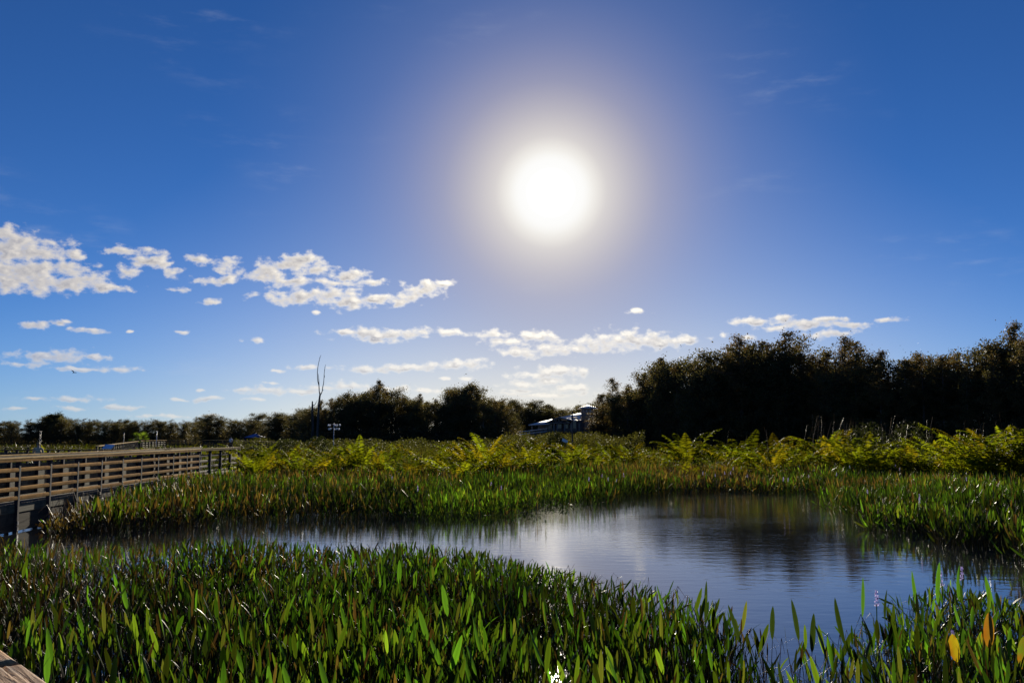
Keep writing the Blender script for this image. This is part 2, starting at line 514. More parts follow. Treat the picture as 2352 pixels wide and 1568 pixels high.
M_jacket = plain_mat('tan_jacket', (.56, .42, .26), 0.8, 0, 0.15, 20)
M_trouser = plain_mat('dark_trousers', (.05, .045, .05), 0.85, 0, 0.2, 20)
M_shirt = plain_mat('white_shirt', (.75, .75, .80), 0.8, 0, 0.06, 20)
M_bird = plain_mat('black_feather', (.015, .015, .018), 0.6, 0, 0.2, 20)
def glass_like():
    m, nt, out = mat('window_glass')
    p = nd(nt, 'ShaderNodeBsdfPrincipled', Roughness=0.08); p.inputs['Base Color'].default_value = (.02, .022, .026, 1)
    nt.links.new(p.outputs[0], out.inputs[0])
    return m
M_glass = glass_like()

# ================================================================== the setting: ground and water
SHORE_PX = [(-900, 1240), (-300, 1232), (60, 1226), (180, 1224), (300, 1216), (420, 1206), (560, 1196), (700, 1191), (850, 1189), (1000, 1188),
            (1120, 1184), (1200, 1173), (1290, 1160), (1400, 1147), (1480, 1135), (1600, 1128), (1750, 1130), (1880, 1133), (1945, 1142), (1968, 1160),
            (1980, 1184), (2057, 1211), (2130, 1229), (2193, 1241), (2330, 1264), (2480, 1294), (2700, 1340)]
SHORE = [on_plane(px, py, 0) for px, py in SHORE_PX]
POND = [(p.x, p.y) for p in SHORE] + [(11, 9), (9, 3), (7, -6), (-9, -6), (-30, -2), (-34, 10)]
PA = np.array(POND)

def pond_sd(x, y):
    """distance to the pond's edge, negative inside"""
    x = np.asarray(x, float); y = np.asarray(y, float)
    d = np.full(x.shape, 1e9); ins = np.zeros(x.shape, bool)
    n = len(PA)
    for i in range(n):
        ax, ay = PA[i]; bx_, by_ = PA[(i + 1) % n]
        ex, ey = bx_ - ax, by_ - ay
        t = np.clip(((x - ax) * ex + (y - ay) * ey) / (ex * ex + ey * ey), 0, 1)
        d = np.minimum(d, np.hypot(x - ax - t * ex, y - ay - t * ey))
        c = (ay > y) != (by_ > y)
        with np.errstate(divide='ignore', invalid='ignore'):
            xi = (bx_ - ax) * (y - ay) / (by_ - ay + 1e-12) + ax
        ins ^= c & (x < xi)
    return np.where(ins, -d, d)

def ground_z(x, y):
    sd_ = pond_sd(x, y)
    n = vnoise(np.asarray(x) * 0.35, np.asarray(y) * 0.35, 3) - 0.5
    land = 0.05 + 0.10 * np.clip(sd_ / 6, 0, 1) + 0.10 * n * np.clip(sd_ / 2, 0, 1)
    bed = -0.2 - 0.4 * np.clip(-sd_ / 3, 0, 1)
    return np.where(sd_ > 0, np.minimum(land, -0.06 + (sd_ - 1.4) * 0.10), bed)

gx = np.concatenate([np.array([-3500, -1500, -700, -320, -160, -90, -60]), np.arange(-45, 45.1, 0.9), np.array([60, 90, 160, 320, 700, 1500, 3500])])
gy = np.concatenate([np.array([-3000, -800, -200, -60, -20]), np.arange(-6, 80, 0.9), np.array([90, 110, 150, 200, 300, 500, 900, 1800, 4500])])
GX, GY = np.meshgrid(gx, gy)
GZ = ground_z(GX, GY)
nx, ny = len(gx), len(gy)
idx = np.arange(nx * ny).reshape(ny, nx)
gq = np.stack([idx[:-1, :-1], idx[:-1, 1:], idx[1:, 1:], idx[1:, :-1]], -1).reshape(-1, 4)
m, nt, out = mat('marsh_soil')
tc_ = nd(nt, 'ShaderNodeTexCoord')
n1 = nd(nt, 'ShaderNodeTexNoise', Scale=0.7, Detail=8.0, Roughness=0.65); nt.links.new(tc_.outputs['Object'], n1.inputs['Vector'])
p = nd(nt, 'ShaderNodeBsdfDiffuse', Roughness=0.5)
nt.links.new(ramp_node(nt, n1.outputs[0], [(0.3, (.014, .012, .006)), (0.5, (.024, .024, .010)), (0.7, (.04, .03, .015))]), p.inputs['Color'])
b = nd(nt, 'ShaderNodeBump', Strength=0.8, Distance=0.1); nt.links.new(n1.outputs[0], b.inputs['Height']); nt.links.new(b.outputs[0], p.inputs['Normal'])
nt.links.new(p.outputs[0], out.inputs[0])
tag(link('ground', np_mesh('ground', np.stack([GX, GY, GZ], -1), [gq], m, smooth=True)), kind='structure')

# water: dark, mirror-like, with faint ripples
m, nt, out = mat('pond_water')
tc_ = nd(nt, 'ShaderNodeTexCoord')
def ripple(sx, sy, det):
    mp = nd(nt, 'ShaderNodeVectorMath', operation='MULTIPLY'); nt.links.new(tc_.outputs['Object'], mp.inputs[0]); mp.inputs[1].default_value = (sx, sy, 1)
    n = nd(nt, 'ShaderNodeTexNoise', Scale=1.0, Detail=det, Roughness=0.5); nt.links.new(mp.outputs[0], n.inputs['Vector'])
    return n.outputs[0]
a1, a2 = ripple(1.6, 3.2, 2.0), ripple(7.0, 12.0, 3.0)
patch = nd(nt, 'ShaderNodeMapRange'); nt.links.new(ripple(0.12, 0.3, 2.0), patch.inputs[0])
patch.inputs[1].default_value = 0.35; patch.inputs[2].default_value = 0.65; patch.inputs[3].default_value = 0.35
sx_ = nd(nt, 'ShaderNodeSeparateXYZ'); nt.links.new(tc_.outputs['Object'], sx_.inputs[0])
breeze = nd(nt, 'ShaderNodeMapRange', interpolation_type='SMOOTHSTEP'); nt.links.new(sx_.outputs[1], breeze.inputs[0])      # the far half of the pond lies in the breeze
breeze.inputs[1].default_value = 15; breeze.inputs[2].default_value = 32; breeze.inputs[3].default_value = 0.55; breeze.inputs[4].default_value = 2.6
pb = nd(nt, 'ShaderNodeMath', operation='MULTIPLY'); nt.links.new(patch.outputs[0], pb.inputs[0]); nt.links.new(breeze.outputs[0], pb.inputs[1])
s2 = nd(nt, 'ShaderNodeMath', operation='MULTIPLY'); nt.links.new(a2, s2.inputs[0]); nt.links.new(pb.outputs[0], s2.inputs[1])
s3 = nd(nt, 'ShaderNodeMath', operation='MULTIPLY_ADD'); nt.links.new(s2.outputs[0], s3.inputs[0]); s3.inputs[1].default_value = 0.55; nt.links.new(a1, s3.inputs[2])
b = nd(nt, 'ShaderNodeBump', Strength=1.0, Distance=0.0032); nt.links.new(s3.outputs[0], b.inputs['Height'])
p = nd(nt, 'ShaderNodeBsdfPrincipled', Roughness=0.04, IOR=2.3)
p.inputs['Base Color'].default_value = (.022, .024, .024, 1)
nt.links.new(b.outputs[0], p.inputs['Normal']); nt.links.new(p.outputs[0], out.inputs[0])
wx, wy = (-60, 60), (-30, 60)
tag(link('water', np_mesh('water', [(wx[0], wy[0], 0), (wx[1], wy[0], 0), (wx[1], wy[1], 0), (wx[0], wy[1], 0)], [np.array([[0, 1, 2, 3]])], m)), kind='structure')

# ================================================================== woods
def leaf_cards(P, size, C, rnd, flat=0.3):
    """small quads at points P, turned at random"""
    n = len(P)
    a = rnd.normal(size=(n, 3)); a[:, 2] *= 0.8
    a /= np.linalg.norm(a, axis=1)[:, None]
    b = rnd.normal(size=(n, 3)); b -= (b * a).sum(1)[:, None] * a
    b /= np.linalg.norm(b, axis=1)[:, None]
    L = size * rnd.uniform(0.6, 1.3, n)[:, None]; W = L * rnd.uniform(0.35, 0.75, n)[:, None]
    V = np.stack([P - a * L * .5, P + b * W * .5 + a * L * .05, P + a * L * .5, P - b * W * .5 - a * L * .05], 1)
    Q = tile_faces([(0, 1, 2, 3)], n, 4)
    return V, Q, np.zeros((0, 3), int), np.repeat(C, 4, axis=0)

def grow_tree(seed, kind):
    """unit-height trunk and crown meshes"""
    r = np.random.default_rng(seed)
    wood, crown = Bag(), Bag()
    grey = np.array([[.1, .09, .08]])
    bend = r.normal(0, 0.02, 2)
    def trunk_at(t): return np.array([bend[0] * math.sin(t * 3.0), bend[1] * math.sin(t * 2.3), t])
    if kind == 'cypress':
        nb, lo, wid, rad, ncl, ncard, size, top = 64, 0.06, 0.155, 0.013, 15, 18, 0.0155, 1.0
    elif kind == 'oak':
        nb, lo, wid, rad, ncl, ncard, size, top = 42, 0.08, 0.34, 0.022, 9, 36, 0.0195, 0.80
    elif kind == 'pine':
        nb, lo, wid, rad, ncl, ncard, size, top = 26, 0.45, 0.30, 0.018, 7, 22, 0.040, 0.9
    else:
        nb, lo, wid, rad, ncl, ncard, size, top = 52, 0.16, 0.24, 0.014, 7, 7, 0.016, 0.9
    ts = np.linspace(0, 1, 9) * top
    V, Q, T = tube([trunk_at(t) for t in ts], [rad * (1.25 - 1.15 * t / top) for t in ts], 5)
    wood.add(V, Q, T, np.repeat(grey, len(V), 0))
    lop = r.normal(0, 0.35, 4)
    for i in range(nb):
        t = lo + (top - lo) * ((i + r.uniform(0, 1)) / nb) ** 0.9
        az_ = r.uniform(0, 2 * math.pi)
        u = (t - lo) / (top - lo)
        if kind == 'cypress': prof = (0.72 + 0.62 * u) * (1 - u ** 5) + 0.20
        elif kind == 'oak': prof = math.sqrt(max(0.0, 1 - (u * 1.05 - 0.35) ** 2 / 0.6)) * 0.95 + 0.1
        elif kind == 'pine': prof = 1.0 - 0.6 * abs(u - 0.5)
        else: prof = 0.55 + 0.5 * (1 - u)
        ln = wid * prof * r.uniform(0.45, 1.3) * (1 + 0.35 * math.cos(az_ + lop[0] * 6) * lop[1])
        rise = r.uniform(0.25, 0.9) if kind in ('cypress', 'bare') else r.uniform(0.15, 1.0)
        p0 = trunk_at(t)
        d = np.array([math.cos(az_), math.sin(az_), rise]); d /= np.linalg.norm(d)
        pts = [p0 + d * ln * k + np.array([0, 0, (-0.10 if kind != 'bare' else 0.12) * ln * k * k]) + r.normal(0, 0.012, 3) * ln * 3 * k for k in (0, .35, .7, 1.0)]
        V, Q, T = tube(pts, [rad * .38 * (1 - .8 * u) + .0012, rad * .25 * (1 - .8 * u) + .001, .0012, .0006], 3)
        wood.add(V, Q, T, np.repeat(grey, len(V), 0))
        if kind == 'bare':
            for k in range(7):
                s = r.uniform(0.25, 1.0); q = pts[0] + (pts[-1] - pts[0]) * s
                e = d * 0.5 + r.normal(0, 0.6, 3); e[2] = abs(e[2]) + 0.4; e *= ln * r.uniform(.25, .5) / np.linalg.norm(e)
                V, Q, T = tube([q, q + e * .5 + r.normal(0, .004, 3), q + e], [.0013, .0010, .0006], 3, cap=False)
                wood.add(V, Q, T, np.repeat(grey, len(V), 0))
        # foliage in clumps along the limb
        thin = 1.0
        if kind == 'cypress': thin = 1.0 if u < 0.62 else 0.36
        for k in range(ncl):
            if r.uniform() > thin: continue
            s = r.uniform(0.15, 1.0)
            j = min(2, int(s * 3)); c = pts[j] + (pts[j + 1] - pts[j]) * min(1.0, (s * 3 - j))
            rad_c = (0.028 if kind == 'cypress' else 0.055 if kind == 'oak' else 0.05 if kind == 'pine' else 0.03) * r.uniform(0.5, 1.3)
            n = max(1, int(ncard * r.uniform(0.5, 1.5)))
            pp = c + np.clip(r.normal(0, .8, (n, 3)), -1.5, 1.5) * rad_c * np.array([1, 1, 0.75])
            if kind == 'cypress': base = np.array([.120, .082, .036]) if r.uniform() < .6 else np.array([.090, .080, .030])
            elif kind == 'oak': base = np.array([.078, .074, .032]) if r.uniform() < .7 else np.array([.105, .080, .036])
            elif kind == 'pine': base = np.array([.045, .055, .024])
            else: base = np.array([.075, .062, .048])
            cc = np.repeat((base * r.uniform(0.6, 1.35))[None], n, 0) * r.uniform(.8, 1.2, (n, 1))
            V, Q, T, C = leaf_cards(pp, size, cc, r)
            crown.add(V, Q, T, C)
    # tip
    if kind in ('cypress', 'oak'):
        n = 16; pp = trunk_at(top * .97) + r.normal(0, 1, (n, 3)) * np.array([.012, .012, .05]) * (1 if kind == 'cypress' else 2.5)
        V, Q, T, C = leaf_cards(pp, size, np.repeat(np.array([[.06, .048, .02]]), n, 0), r); crown.add(V, Q, T, C)
    zmax = float(np.quantile(np.concatenate(crown.V)[:, 2], .999))
    crown.V = [v / zmax for v in crown.V]; wood.V = [v / zmax for v in wood.V]
    return wood.mesh('trunk', M_bark), crown.mesh('crown', M_crown)

PROTO = {'cypress': [grow_tree(100 + i, 'cypress') for i in range(7)],
         'oak': [grow_tree(200 + i, 'oak') for i in range(5)],
         'pine': [grow_tree(300, 'pine')],
         'bare': [grow_tree(400 + i, 'bare') for i in range(3)]}

def plant_tree(name, kind, x, y, top_z, label, group, fat=1.0, which=None):
    r = random
    wmesh, cmesh = PROTO[kind][which if which is not None else r.randrange(len(PROTO[kind]))]
    h = top_z - 0.05
    o = empty(name, (x, y, 0.05), r.uniform(0, 6.28))
    o.scale = (h * fat, h * fat, h)
    tag(o, label, 'tree', group)
    link('trunk', wmesh, o); link('crown', cmesh, o)
    return o

def interp(tab, x):
    return float(np.interp(x, [a for a, b in tab], [b for a, b in tab]))

def wood_row(kinds, px0, px1, step_m, Yof, skyline, low, label, group, names, fat=(0.9, 1.2), back=0.0):
    px = px0
    while px < px1:
        Y = Yof(px) + back + random.uniform(-2.0, 2.0)
        x = (px - 1176) / F * Y
        top = EYE + (1001 - interp(skyline, px)) * Y / F
        top = max(2.5, top * random.uniform(low, min(1.03, low + .18)))
        k = random.choice(kinds)
        plant_tree(names[k], k, x, Y, top, label[k], group, random.uniform(*fat))
        px += step_m * random.uniform(0.7, 1.3) * F / Y

# right-hand wood: tall cypresses, nearer towards the right
SKY_R = [(1360, 925), (1390, 905), (1420, 880), (1480, 848), (1540, 806), (1580, 822), (1620, 812), (1660, 786), (1700, 770), (1745, 788), (1800, 766), (1850, 786), (1905, 784),
         (1945, 778), (2000, 790), (2050, 802), (2100, 796), (2140, 788), (2200, 786), (2240, 776), (2300, 764), (2352, 744), (2500, 735), (2800, 700)]
YR = lambda px: float(np.interp(px, [1360, 1600, 2352, 2800], [172, 134, 98, 80]))
LR = {'cypress': 'tall dark cypress with feathery brown crown in the wood behind the tall ferns', 'oak': 'dense broad tree filling the wood behind the tall ferns'}
NR = {'cypress': 'cypress_tree', 'oak': 'broad_tree'}
GR = 'trees of the tall wood on the right'
wood_row(['cypress', 'cypress', 'oak'], 1412, 2700, 2.3, YR, SKY_R, 0.88, LR, GR, NR, (.75, 1.25))
wood_row(['cypress', 'cypress', 'oak'], 1440, 2700, 2.6, YR, SKY_R, 0.74, LR, GR, NR, (.75, 1.1), -5)
wood_row(['cypress', 'oak'], 1440, 2700, 2.6, YR, SKY_R, 0.80, LR, GR, NR, (.75, 1.1), 5)
wood_row(['oak'], 1450, 2700, 3.4, YR, SKY_R, 0.66, LR, GR, NR, (.8, 1.1), 10)
# the trees that stand out on its skyline
for px, py, Y, fat, w, lab in [(1700, 768, 124, 1.25, 0, 'tall cypress with wide lacy top on the skyline right of the long cloud'),
                               (1803, 762, 119, 1.1, 1, 'highest dark cypress near the middle of the right-hand skyline'),
                               (1942, 772, 116, 0.85, 2, 'narrow cypress with a dark ragged top, standing clear of its neighbours'),
                               (2345, 738, 98, 1.0, 3, 'tallest cypress at the right edge of the wood'),
                               (1408, 868, 168, 1.1, 4, 'lacy half-bare cypress at the left end of the right-hand wood')]:
    Yc = Y
    plant_tree('cypress_tree', 'cypress', (px - 1176) / F * Yc, Yc, EYE + (1001 - py) * Yc / F, lab, GR, fat, w)

for px, py, Y, fat, w, lab in [(1388, 904, 167, 1.3, 5, 'leaning cypress just right of the lookout tower'), (1370, 940, 164, 2.2, 6, 'low bushy cypress in front of the lookout tower'), (1357, 970, 162, 2.4, 2, 'lowest bushy tree below the lookout tower roof')]:
    plant_tree('cypress_tree', 'cypress', (px - 1176) / F * Y, Y, EYE + (1001 - py) * Y / F, lab, GR, fat, w)
# middle wood behind the fern field
SKY_M = [(700, 945), (715, 930), (760, 908), (800, 896), (850, 892), (870, 884), (910, 897), (950, 906), (1000, 907), (1030, 896), (1060, 882), (1090, 886), (1130, 905), (1168, 930)]
LM = {'cypress': 'slender brownish tree in the middle wood behind the dead tree', 'oak': 'rounded dark tree in the middle wood behind the dead tree'}
NM = {'cypress': 'cypress_tree', 'oak': 'broad_tree'}
GM = 'trees of the middle wood'
wood_row(['cypress', 'oak', 'cypress'], 716, 1160, 2.3, lambda px: 182, SKY_M, 0.92, LM, GM, NM, (.7, 1.1))
wood_row(['oak', 'cypress'], 722, 1165, 2.6, lambda px: 176, SKY_M, 0.76, LM, GM, NM, (.9, 1.2))
wood_row(['oak'], 705, 1170, 3.4, lambda px: 190, SKY_M, 0.84, LM, GM, NM, (.9, 1.2))
plant_tree('cypress_tree', 'cypress', (868 - 1176) / F * 184, 184, EYE + (1001 - 872) * 184 / F, 'thin cypress rising above the middle wood, topmost of its skyline', GM, 0.7, 5)
plant_tree('broad_tree', 'oak', (1068 - 1176) / F * 182, 182, EYE + (1001 - 878) * 182 / F, 'broad domed tree, highest in the middle wood near its right end', GM, 1.3, 1)

# far wood behind the building
SKY_C = [(1120, 915), (1170, 916), (1220, 914), (1255, 921), (1300, 926), (1340, 918), (1380, 914), (1450, 905)]
LC = {'oak': 'round green tree in the far wood behind the pale building'}
wood_row(['oak'], 1140, 1460, 3.0, lambda px: 232, SKY_C, 0.9, LC, 'trees behind the building', NM, (1.0, 1.3))
wood_row(['oak'], 1150, 1460, 3.4, lambda px: 224, SKY_C, 0.75, LC, 'trees behind the building', NM, (1.1, 1.5))

# far wood to the left, behind the boardwalks
SKY_L = [(-200, 962), (0, 966), (60, 964), (100, 958), (130, 950), (165, 960), (250, 963), (300, 962), (350, 960), (400, 964), (440, 966), (455, 954), (500, 951), (540, 960), (580, 962), (600, 948), (640, 950), (680, 942), (720, 935)]
YL = lambda px: float(np.interp(px, [-200, 430, 470, 720], [330, 320, 250, 205]))
LL = {'oak': 'dark rounded tree in the far wood beyond the boardwalk', 'bare': 'bare grey twiggy tree in the far wood beyond the boardwalk', 'pine': 'flat topped pine in the far wood beyond the boardwalk'}
NL = {'oak': 'broad_tree', 'bare': 'bare_tree', 'pine': 'pine_tree'}
GL = 'trees of the far wood on the left'
wood_row(['oak', 'bare', 'bare'], -190, 740, 3.6, YL, SKY_L, 0.91, LL, GL, NL, (1.0, 1.5))
wood_row(['oak'], -190, 740, 4.4, YL, SKY_L, 0.80, LL, GL, NL, (1.2, 1.7), -6)
wood_row(['bare', 'bare', 'oak'], -190, 740, 3.6, YL, SKY_L, 0.93, LL, GL, NL, (1.0, 1.4), 8)
plant_tree('pine_tree', 'pine', (128 - 1176) / F * 318, 318, EYE + (1001 - 944) * 318 / F, 'flat topped pine rising above the far left wood', GL, 1.15, 0)
plant_tree('broad_tree', 'oak', (478 - 1176) / F * 238, 238, EYE + (1001 - 949) * 238 / F, 'broad brown tree standing forward of the far left wood', GL, 1.6, 2)

# undergrowth that closes the foot of the woods
bag = Bag()
def thicket(px0, px1, Yof, hgt, n, back, tint=(.075, .062, .030)):
    px = rng.uniform(px0, px1, n)
    Y = np.array([Yof(q) for q in px]) + rng.uniform(-2, back, n)
    h = hgt * (0.5 + 0.35 * vnoise(px * 0.03, px * 0 + 1.7, 5) + 0.35 * vnoise(px * 0.13, Y * .5, 6))
    P = np.stack([(px - 1176) / F * Y, Y, 0.1 + rng.uniform(0, 1, n) ** 0.8 * h], 1)
    C = np.array(tint) * rng.uniform(.5, 1.5, (n, 1)) * np.ones((1, 3))
    bag.add(*leaf_cards(P, 0.24 * (Yof((px0 + px1) / 2) / 130) ** .7, C, rng))
thicket(1400, 2750, lambda q: YR(q) - 6, 4.5, 80000, 12)
thicket(690, 1200, lambda q: 172, 4.0, 30000, 16)
thicket(1120, 1480, lambda q: 222, 5.0, 20000, 10)
thicket(-220, 740, lambda q: YL(q) - 10, 4.0, 50000, 18)
thicket(1150, 1480, lambda q: 118, 2.9, 16000, 26, (.058, .060, .014))
thicket(540, 1180, lambda q: 110, 2.1, 16000, 26, (.052, .056, .014))
tag(link('undergrowth', bag.mesh('undergrowth', M_crown)), 'dark leafy undergrowth along the foot of the woods', 'undergrowth', kind='stuff')

# the forked dead tree and a dead snag beside it
YD = 168.0
o = empty('dead_tree', at_depth(730, 1003, YD))
o.location.z = 0.05
tag(o, 'bare dead tree with two tall forked limbs against the sky', 'tree')
def zoomp(zx, zy): return at_depth((1160 + zx * .2933) * .5742, (1400 + zy * .2933) * .5742, YD) - o.location
link('trunk', tube_mesh('trunk', [(0, 0, 0), zoomp(372, 1150), zoomp(385, 900), zoomp(392, 740), zoomp(402, 660), zoomp(410, 605)], [.24, .22, .20, .18, .16, .15], M_deadwood, 7), o)
for name, pts, r0 in [('limb', [(408, 612), (399, 560), (395, 480), (381, 430), (376, 380), (374, 300), (380, 230), (392, 170), (404, 120), (414, 88), (424, 66)], .09),
                      ('limb', [(412, 612), (424, 596), (440, 560), (447, 500), (458, 455), (463, 390), (466, 330), (471, 270), (478, 235), (486, 195)], .085),
                      ('limb', [(396, 470), (394, 420), (389, 360), (385, 318)], .06)]:
    n = len(pts)
    l_ = link(name, tube_mesh(name, [zoomp(*q) for q in pts], [r0 * (1 - .85 * i / (n - 1)) + .015 for i in range(n)], M_deadwood, 6), o)
for a, b in [((404, 120), (401, 95)), ((463, 385), (471, 340)), ((468, 300), (474, 225)), ((447, 545), (457, 540)), ((408, 580), (416, 596)), ((374, 300), (369, 320))]:
    link('twig', tube_mesh('twig', [zoomp(*a), (zoomp(*a) + zoomp(*b)) / 2 + Vector((.05, 0, 0)), zoomp(*b)], [.05, .035, .015], M_deadwood, 4), o)
o = empty('dead_snag', at_depth(717.5, 1003, 170)); o.location.z = 0.05
tag(o, 'short broken dead snag just left of the forked dead tree', 'tree')
top = at_depth(717.5, 921, 170) - o.location
link('trunk', tube_mesh('trunk', [(0, 0, 0), top * .5 + Vector((.1, 0, 0)), top * .85, top], [.28, .24, .20, .12], M_deadwood, 6), o)
link('limb', tube_mesh('limb', [top * .9, top * .9 + Vector((.5, 0, .3)), top * .92 + Vector((.9, 0, .9))], [.09, .06, .02], M_deadwood, 5), o)

# ================================================================== boardwalk
DECK = 0.70
RAILZ = 1.87
SP = 1.84
Pa = at_depth(39, 1047, 24.3); Pb = at_depth(547, 1027, 48.2)
A2 = Vector((Pa.x, Pa.y, 0)); B2 = Vector((Pb.x, Pb.y, 0))
along = (B2 - A2).normalized()
yaw = math.atan2(along.y, along.x)
SP = (B2 - A2).length / 13
bw = empty('boardwalk', A2, yaw)      # local x runs along the walk, local -y faces the pond
tag(bw, 'long weathered boardwalk with slatted railings and dark posts over the pond', 'boardwalk')
def board(name, size, c, m, parent=None, rz=0.0, rx=0.0, ry=0.0, bev=0.006):
    return link(name, box_mesh(*size, m, bev), parent or bw, c, (rx, ry, rz))
T0, T1 = -3, 13
for t in range(T0, T1 + 1):
    x = t * SP
    po = board('post', (.10, .10, 2.1), (x, -.05, .73), M_post)
    board('post', (.10, .10, 2.1), (x, 1.85, .73), M_post)
    if t <= 5:
        for z in (.24, .10):
            br = link('bracket', box_mesh(.075, .012, .09, M_metal), po, (0, -.056, z - .73))
for t in range(T0, T1):
    x = (t + .5) * SP
    for k, z in enumerate((1.568, 1.333, 1.098, .863)):
        round_board(SP - .104, .042, .108, M_slat if t < 9 else M_skirt, bw, 'slat', (x, -.078 if t < 9 else -.045, z + random.uniform(-.006, .006)), random.uniform(-.003, .003))  # end bays: shade put into the slats by using the dark skirt wood
    for k, z in enumerate((1.49, 1.255, 1.02, .79)):
        board('slat', (SP - .004, .038, .205), (x, 1.925, z + random.uniform(-.005, .005)), M_grey, ry=random.uniform(-.003, .003))
    board('rim_board', (SP - .004, .04, .19), (x, -.010, .59), M_grey, ry=random.uniform(-.002, .002))
    board('skirt_board', (SP - .004, .03, .46), (x, .002, .265), M_skirt)
    if t % 2 == 1 or t == T0:
        n = min(2, T1 - t)
        xm, ln = (t + n / 2) * SP, n * SP - .004
        mc = M_cap if t < 9 else M_shadecap  # end bays take the cap wood with shade painted in
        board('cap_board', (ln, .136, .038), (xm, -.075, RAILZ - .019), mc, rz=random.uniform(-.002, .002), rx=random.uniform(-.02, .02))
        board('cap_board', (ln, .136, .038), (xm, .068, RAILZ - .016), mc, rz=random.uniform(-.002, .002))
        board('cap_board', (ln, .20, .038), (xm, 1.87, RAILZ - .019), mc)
    elif t == T0: pass
    board('rail_face', (SP - .004, .036, .062), (x, -.121, RAILZ - .073), M_slat if t < 9 else M_shadecap)
    board('rail_face', (SP - .004, .036, .088), (x, 1.785, RAILZ - .086), M_skirt)
# deck planks
V, Q = [], []
cube = [(-1, -1, -1), (1, -1, -1), (1, 1, -1), (-1, 1, -1), (-1, -1, 1), (1, -1, 1), (1, 1, 1), (-1, 1, 1)]
cf = [(0, 3, 2, 1), (4, 5, 6, 7), (0, 1, 5, 4), (1, 2, 6, 5), (2, 3, 7, 6), (3, 0, 4, 7)]
def put_box(V, Q, c, h):
    n = len(V)
    V += [(c[0] + h[0] * a, c[1] + h[1] * b_, c[2] + h[2] * d) for a, b_, d in cube]
    Q += [tuple(n + i for i in f) for f in cf]
x = T0 * SP
while x < T1 * SP + 1.9:
    put_box(V, Q, (x + .07, .92, DECK - .02 + random.uniform(-.002, .002)), (.068, .86, .019)); x += .145
link('deck', np_mesh('deck', V, [np.array(Q)], M_deck), bw)

def far_rail(name, A, B, label, step, slats, mat_slat=M_skirt, mat_cap=M_cap, h=1.13, post=.09, deck=True, group=None):
    """railing with posts, slats and a cap between two places on a deck"""
    A, B = Vector(A), Vector(B)
    d = B - A; ln = d.length
    o = empty(name, (A.x, A.y, A.z), math.atan2(d.y, d.x))
    tilt = -math.asin(max(-1, min(1, d.z / ln))) if abs(d.z) > 1e-6 else 0
    o.rotation_euler = (0, tilt, math.atan2(d.y, d.x))
    tag(o, label, 'railing', group)
    n = max(1, round(ln / step))
    for i in range(n + 1):
        board('post', (post, post, h + A.z + .3), (ln * i / n, 0, (h - A.z - .3) / 2 - .02), M_post, o)
    for z in slats:
        board('slat', (ln, .04, .10), (ln / 2, .07, z), mat_slat, o)
    board('cap_board', (ln + .1, .24, .045), (ln / 2, 0, h - .02), mat_cap, o)
    if deck:
        board('deck', (ln, 1.9, .12), (ln / 2, 1.05, -.08), M_deck, o)
        board('fascia', (ln, .05, .25), (ln / 2, .02, -.10), M_skirt, o)
    return o

far_rail('side_railing', (-37, 41.4, DECK), (-14.9, 42.2, DECK), 'dark close-set railing of the side walk behind the lit railing', .44, (.95, .72, .5, .28), M_grey, M_skirt, deck=True)
def rail_px(name, pa, Ya, pb, Yb, label, step, slats, **kw):
    xa, xb = (pa - 1176) / F * Ya, (pb - 1176) / F * Yb
    return far_rail(name, (xa, Ya, DECK), (xb, Yb, DECK), label, step, slats, **kw)
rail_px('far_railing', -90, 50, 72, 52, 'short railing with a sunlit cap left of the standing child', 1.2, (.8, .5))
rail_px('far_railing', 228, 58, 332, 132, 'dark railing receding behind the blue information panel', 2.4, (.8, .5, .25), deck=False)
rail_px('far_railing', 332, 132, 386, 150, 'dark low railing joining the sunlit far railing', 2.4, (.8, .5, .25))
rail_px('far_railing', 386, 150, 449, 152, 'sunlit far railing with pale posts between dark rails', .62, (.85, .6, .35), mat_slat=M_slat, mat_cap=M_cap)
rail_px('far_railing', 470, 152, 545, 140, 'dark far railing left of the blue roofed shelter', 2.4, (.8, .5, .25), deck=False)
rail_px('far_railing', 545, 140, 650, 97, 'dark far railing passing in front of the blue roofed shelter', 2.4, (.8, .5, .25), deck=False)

# reading panel on the side railing
o = empty('information_panel', (-17.6, 41.9, RAILZ), 0.0)
tag(o, 'tilted blue and white information panel on the side railing', 'sign')
pn = board('panel', (.44, .28, .03), (.05, -.02, .09), M_panel, o, rx=R(35), rz=R(-12))
link('frame', box_mesh(.47, .31, .02, M_trim), o, (.05, -.005, .072), (R(35), 0, R(-12)))
board('leg', (.05, .05, .3), (-.12, .06, .0), M_post, o)
board('leg', (.05, .05, .3), (.22, .06, .0), M_post, o)

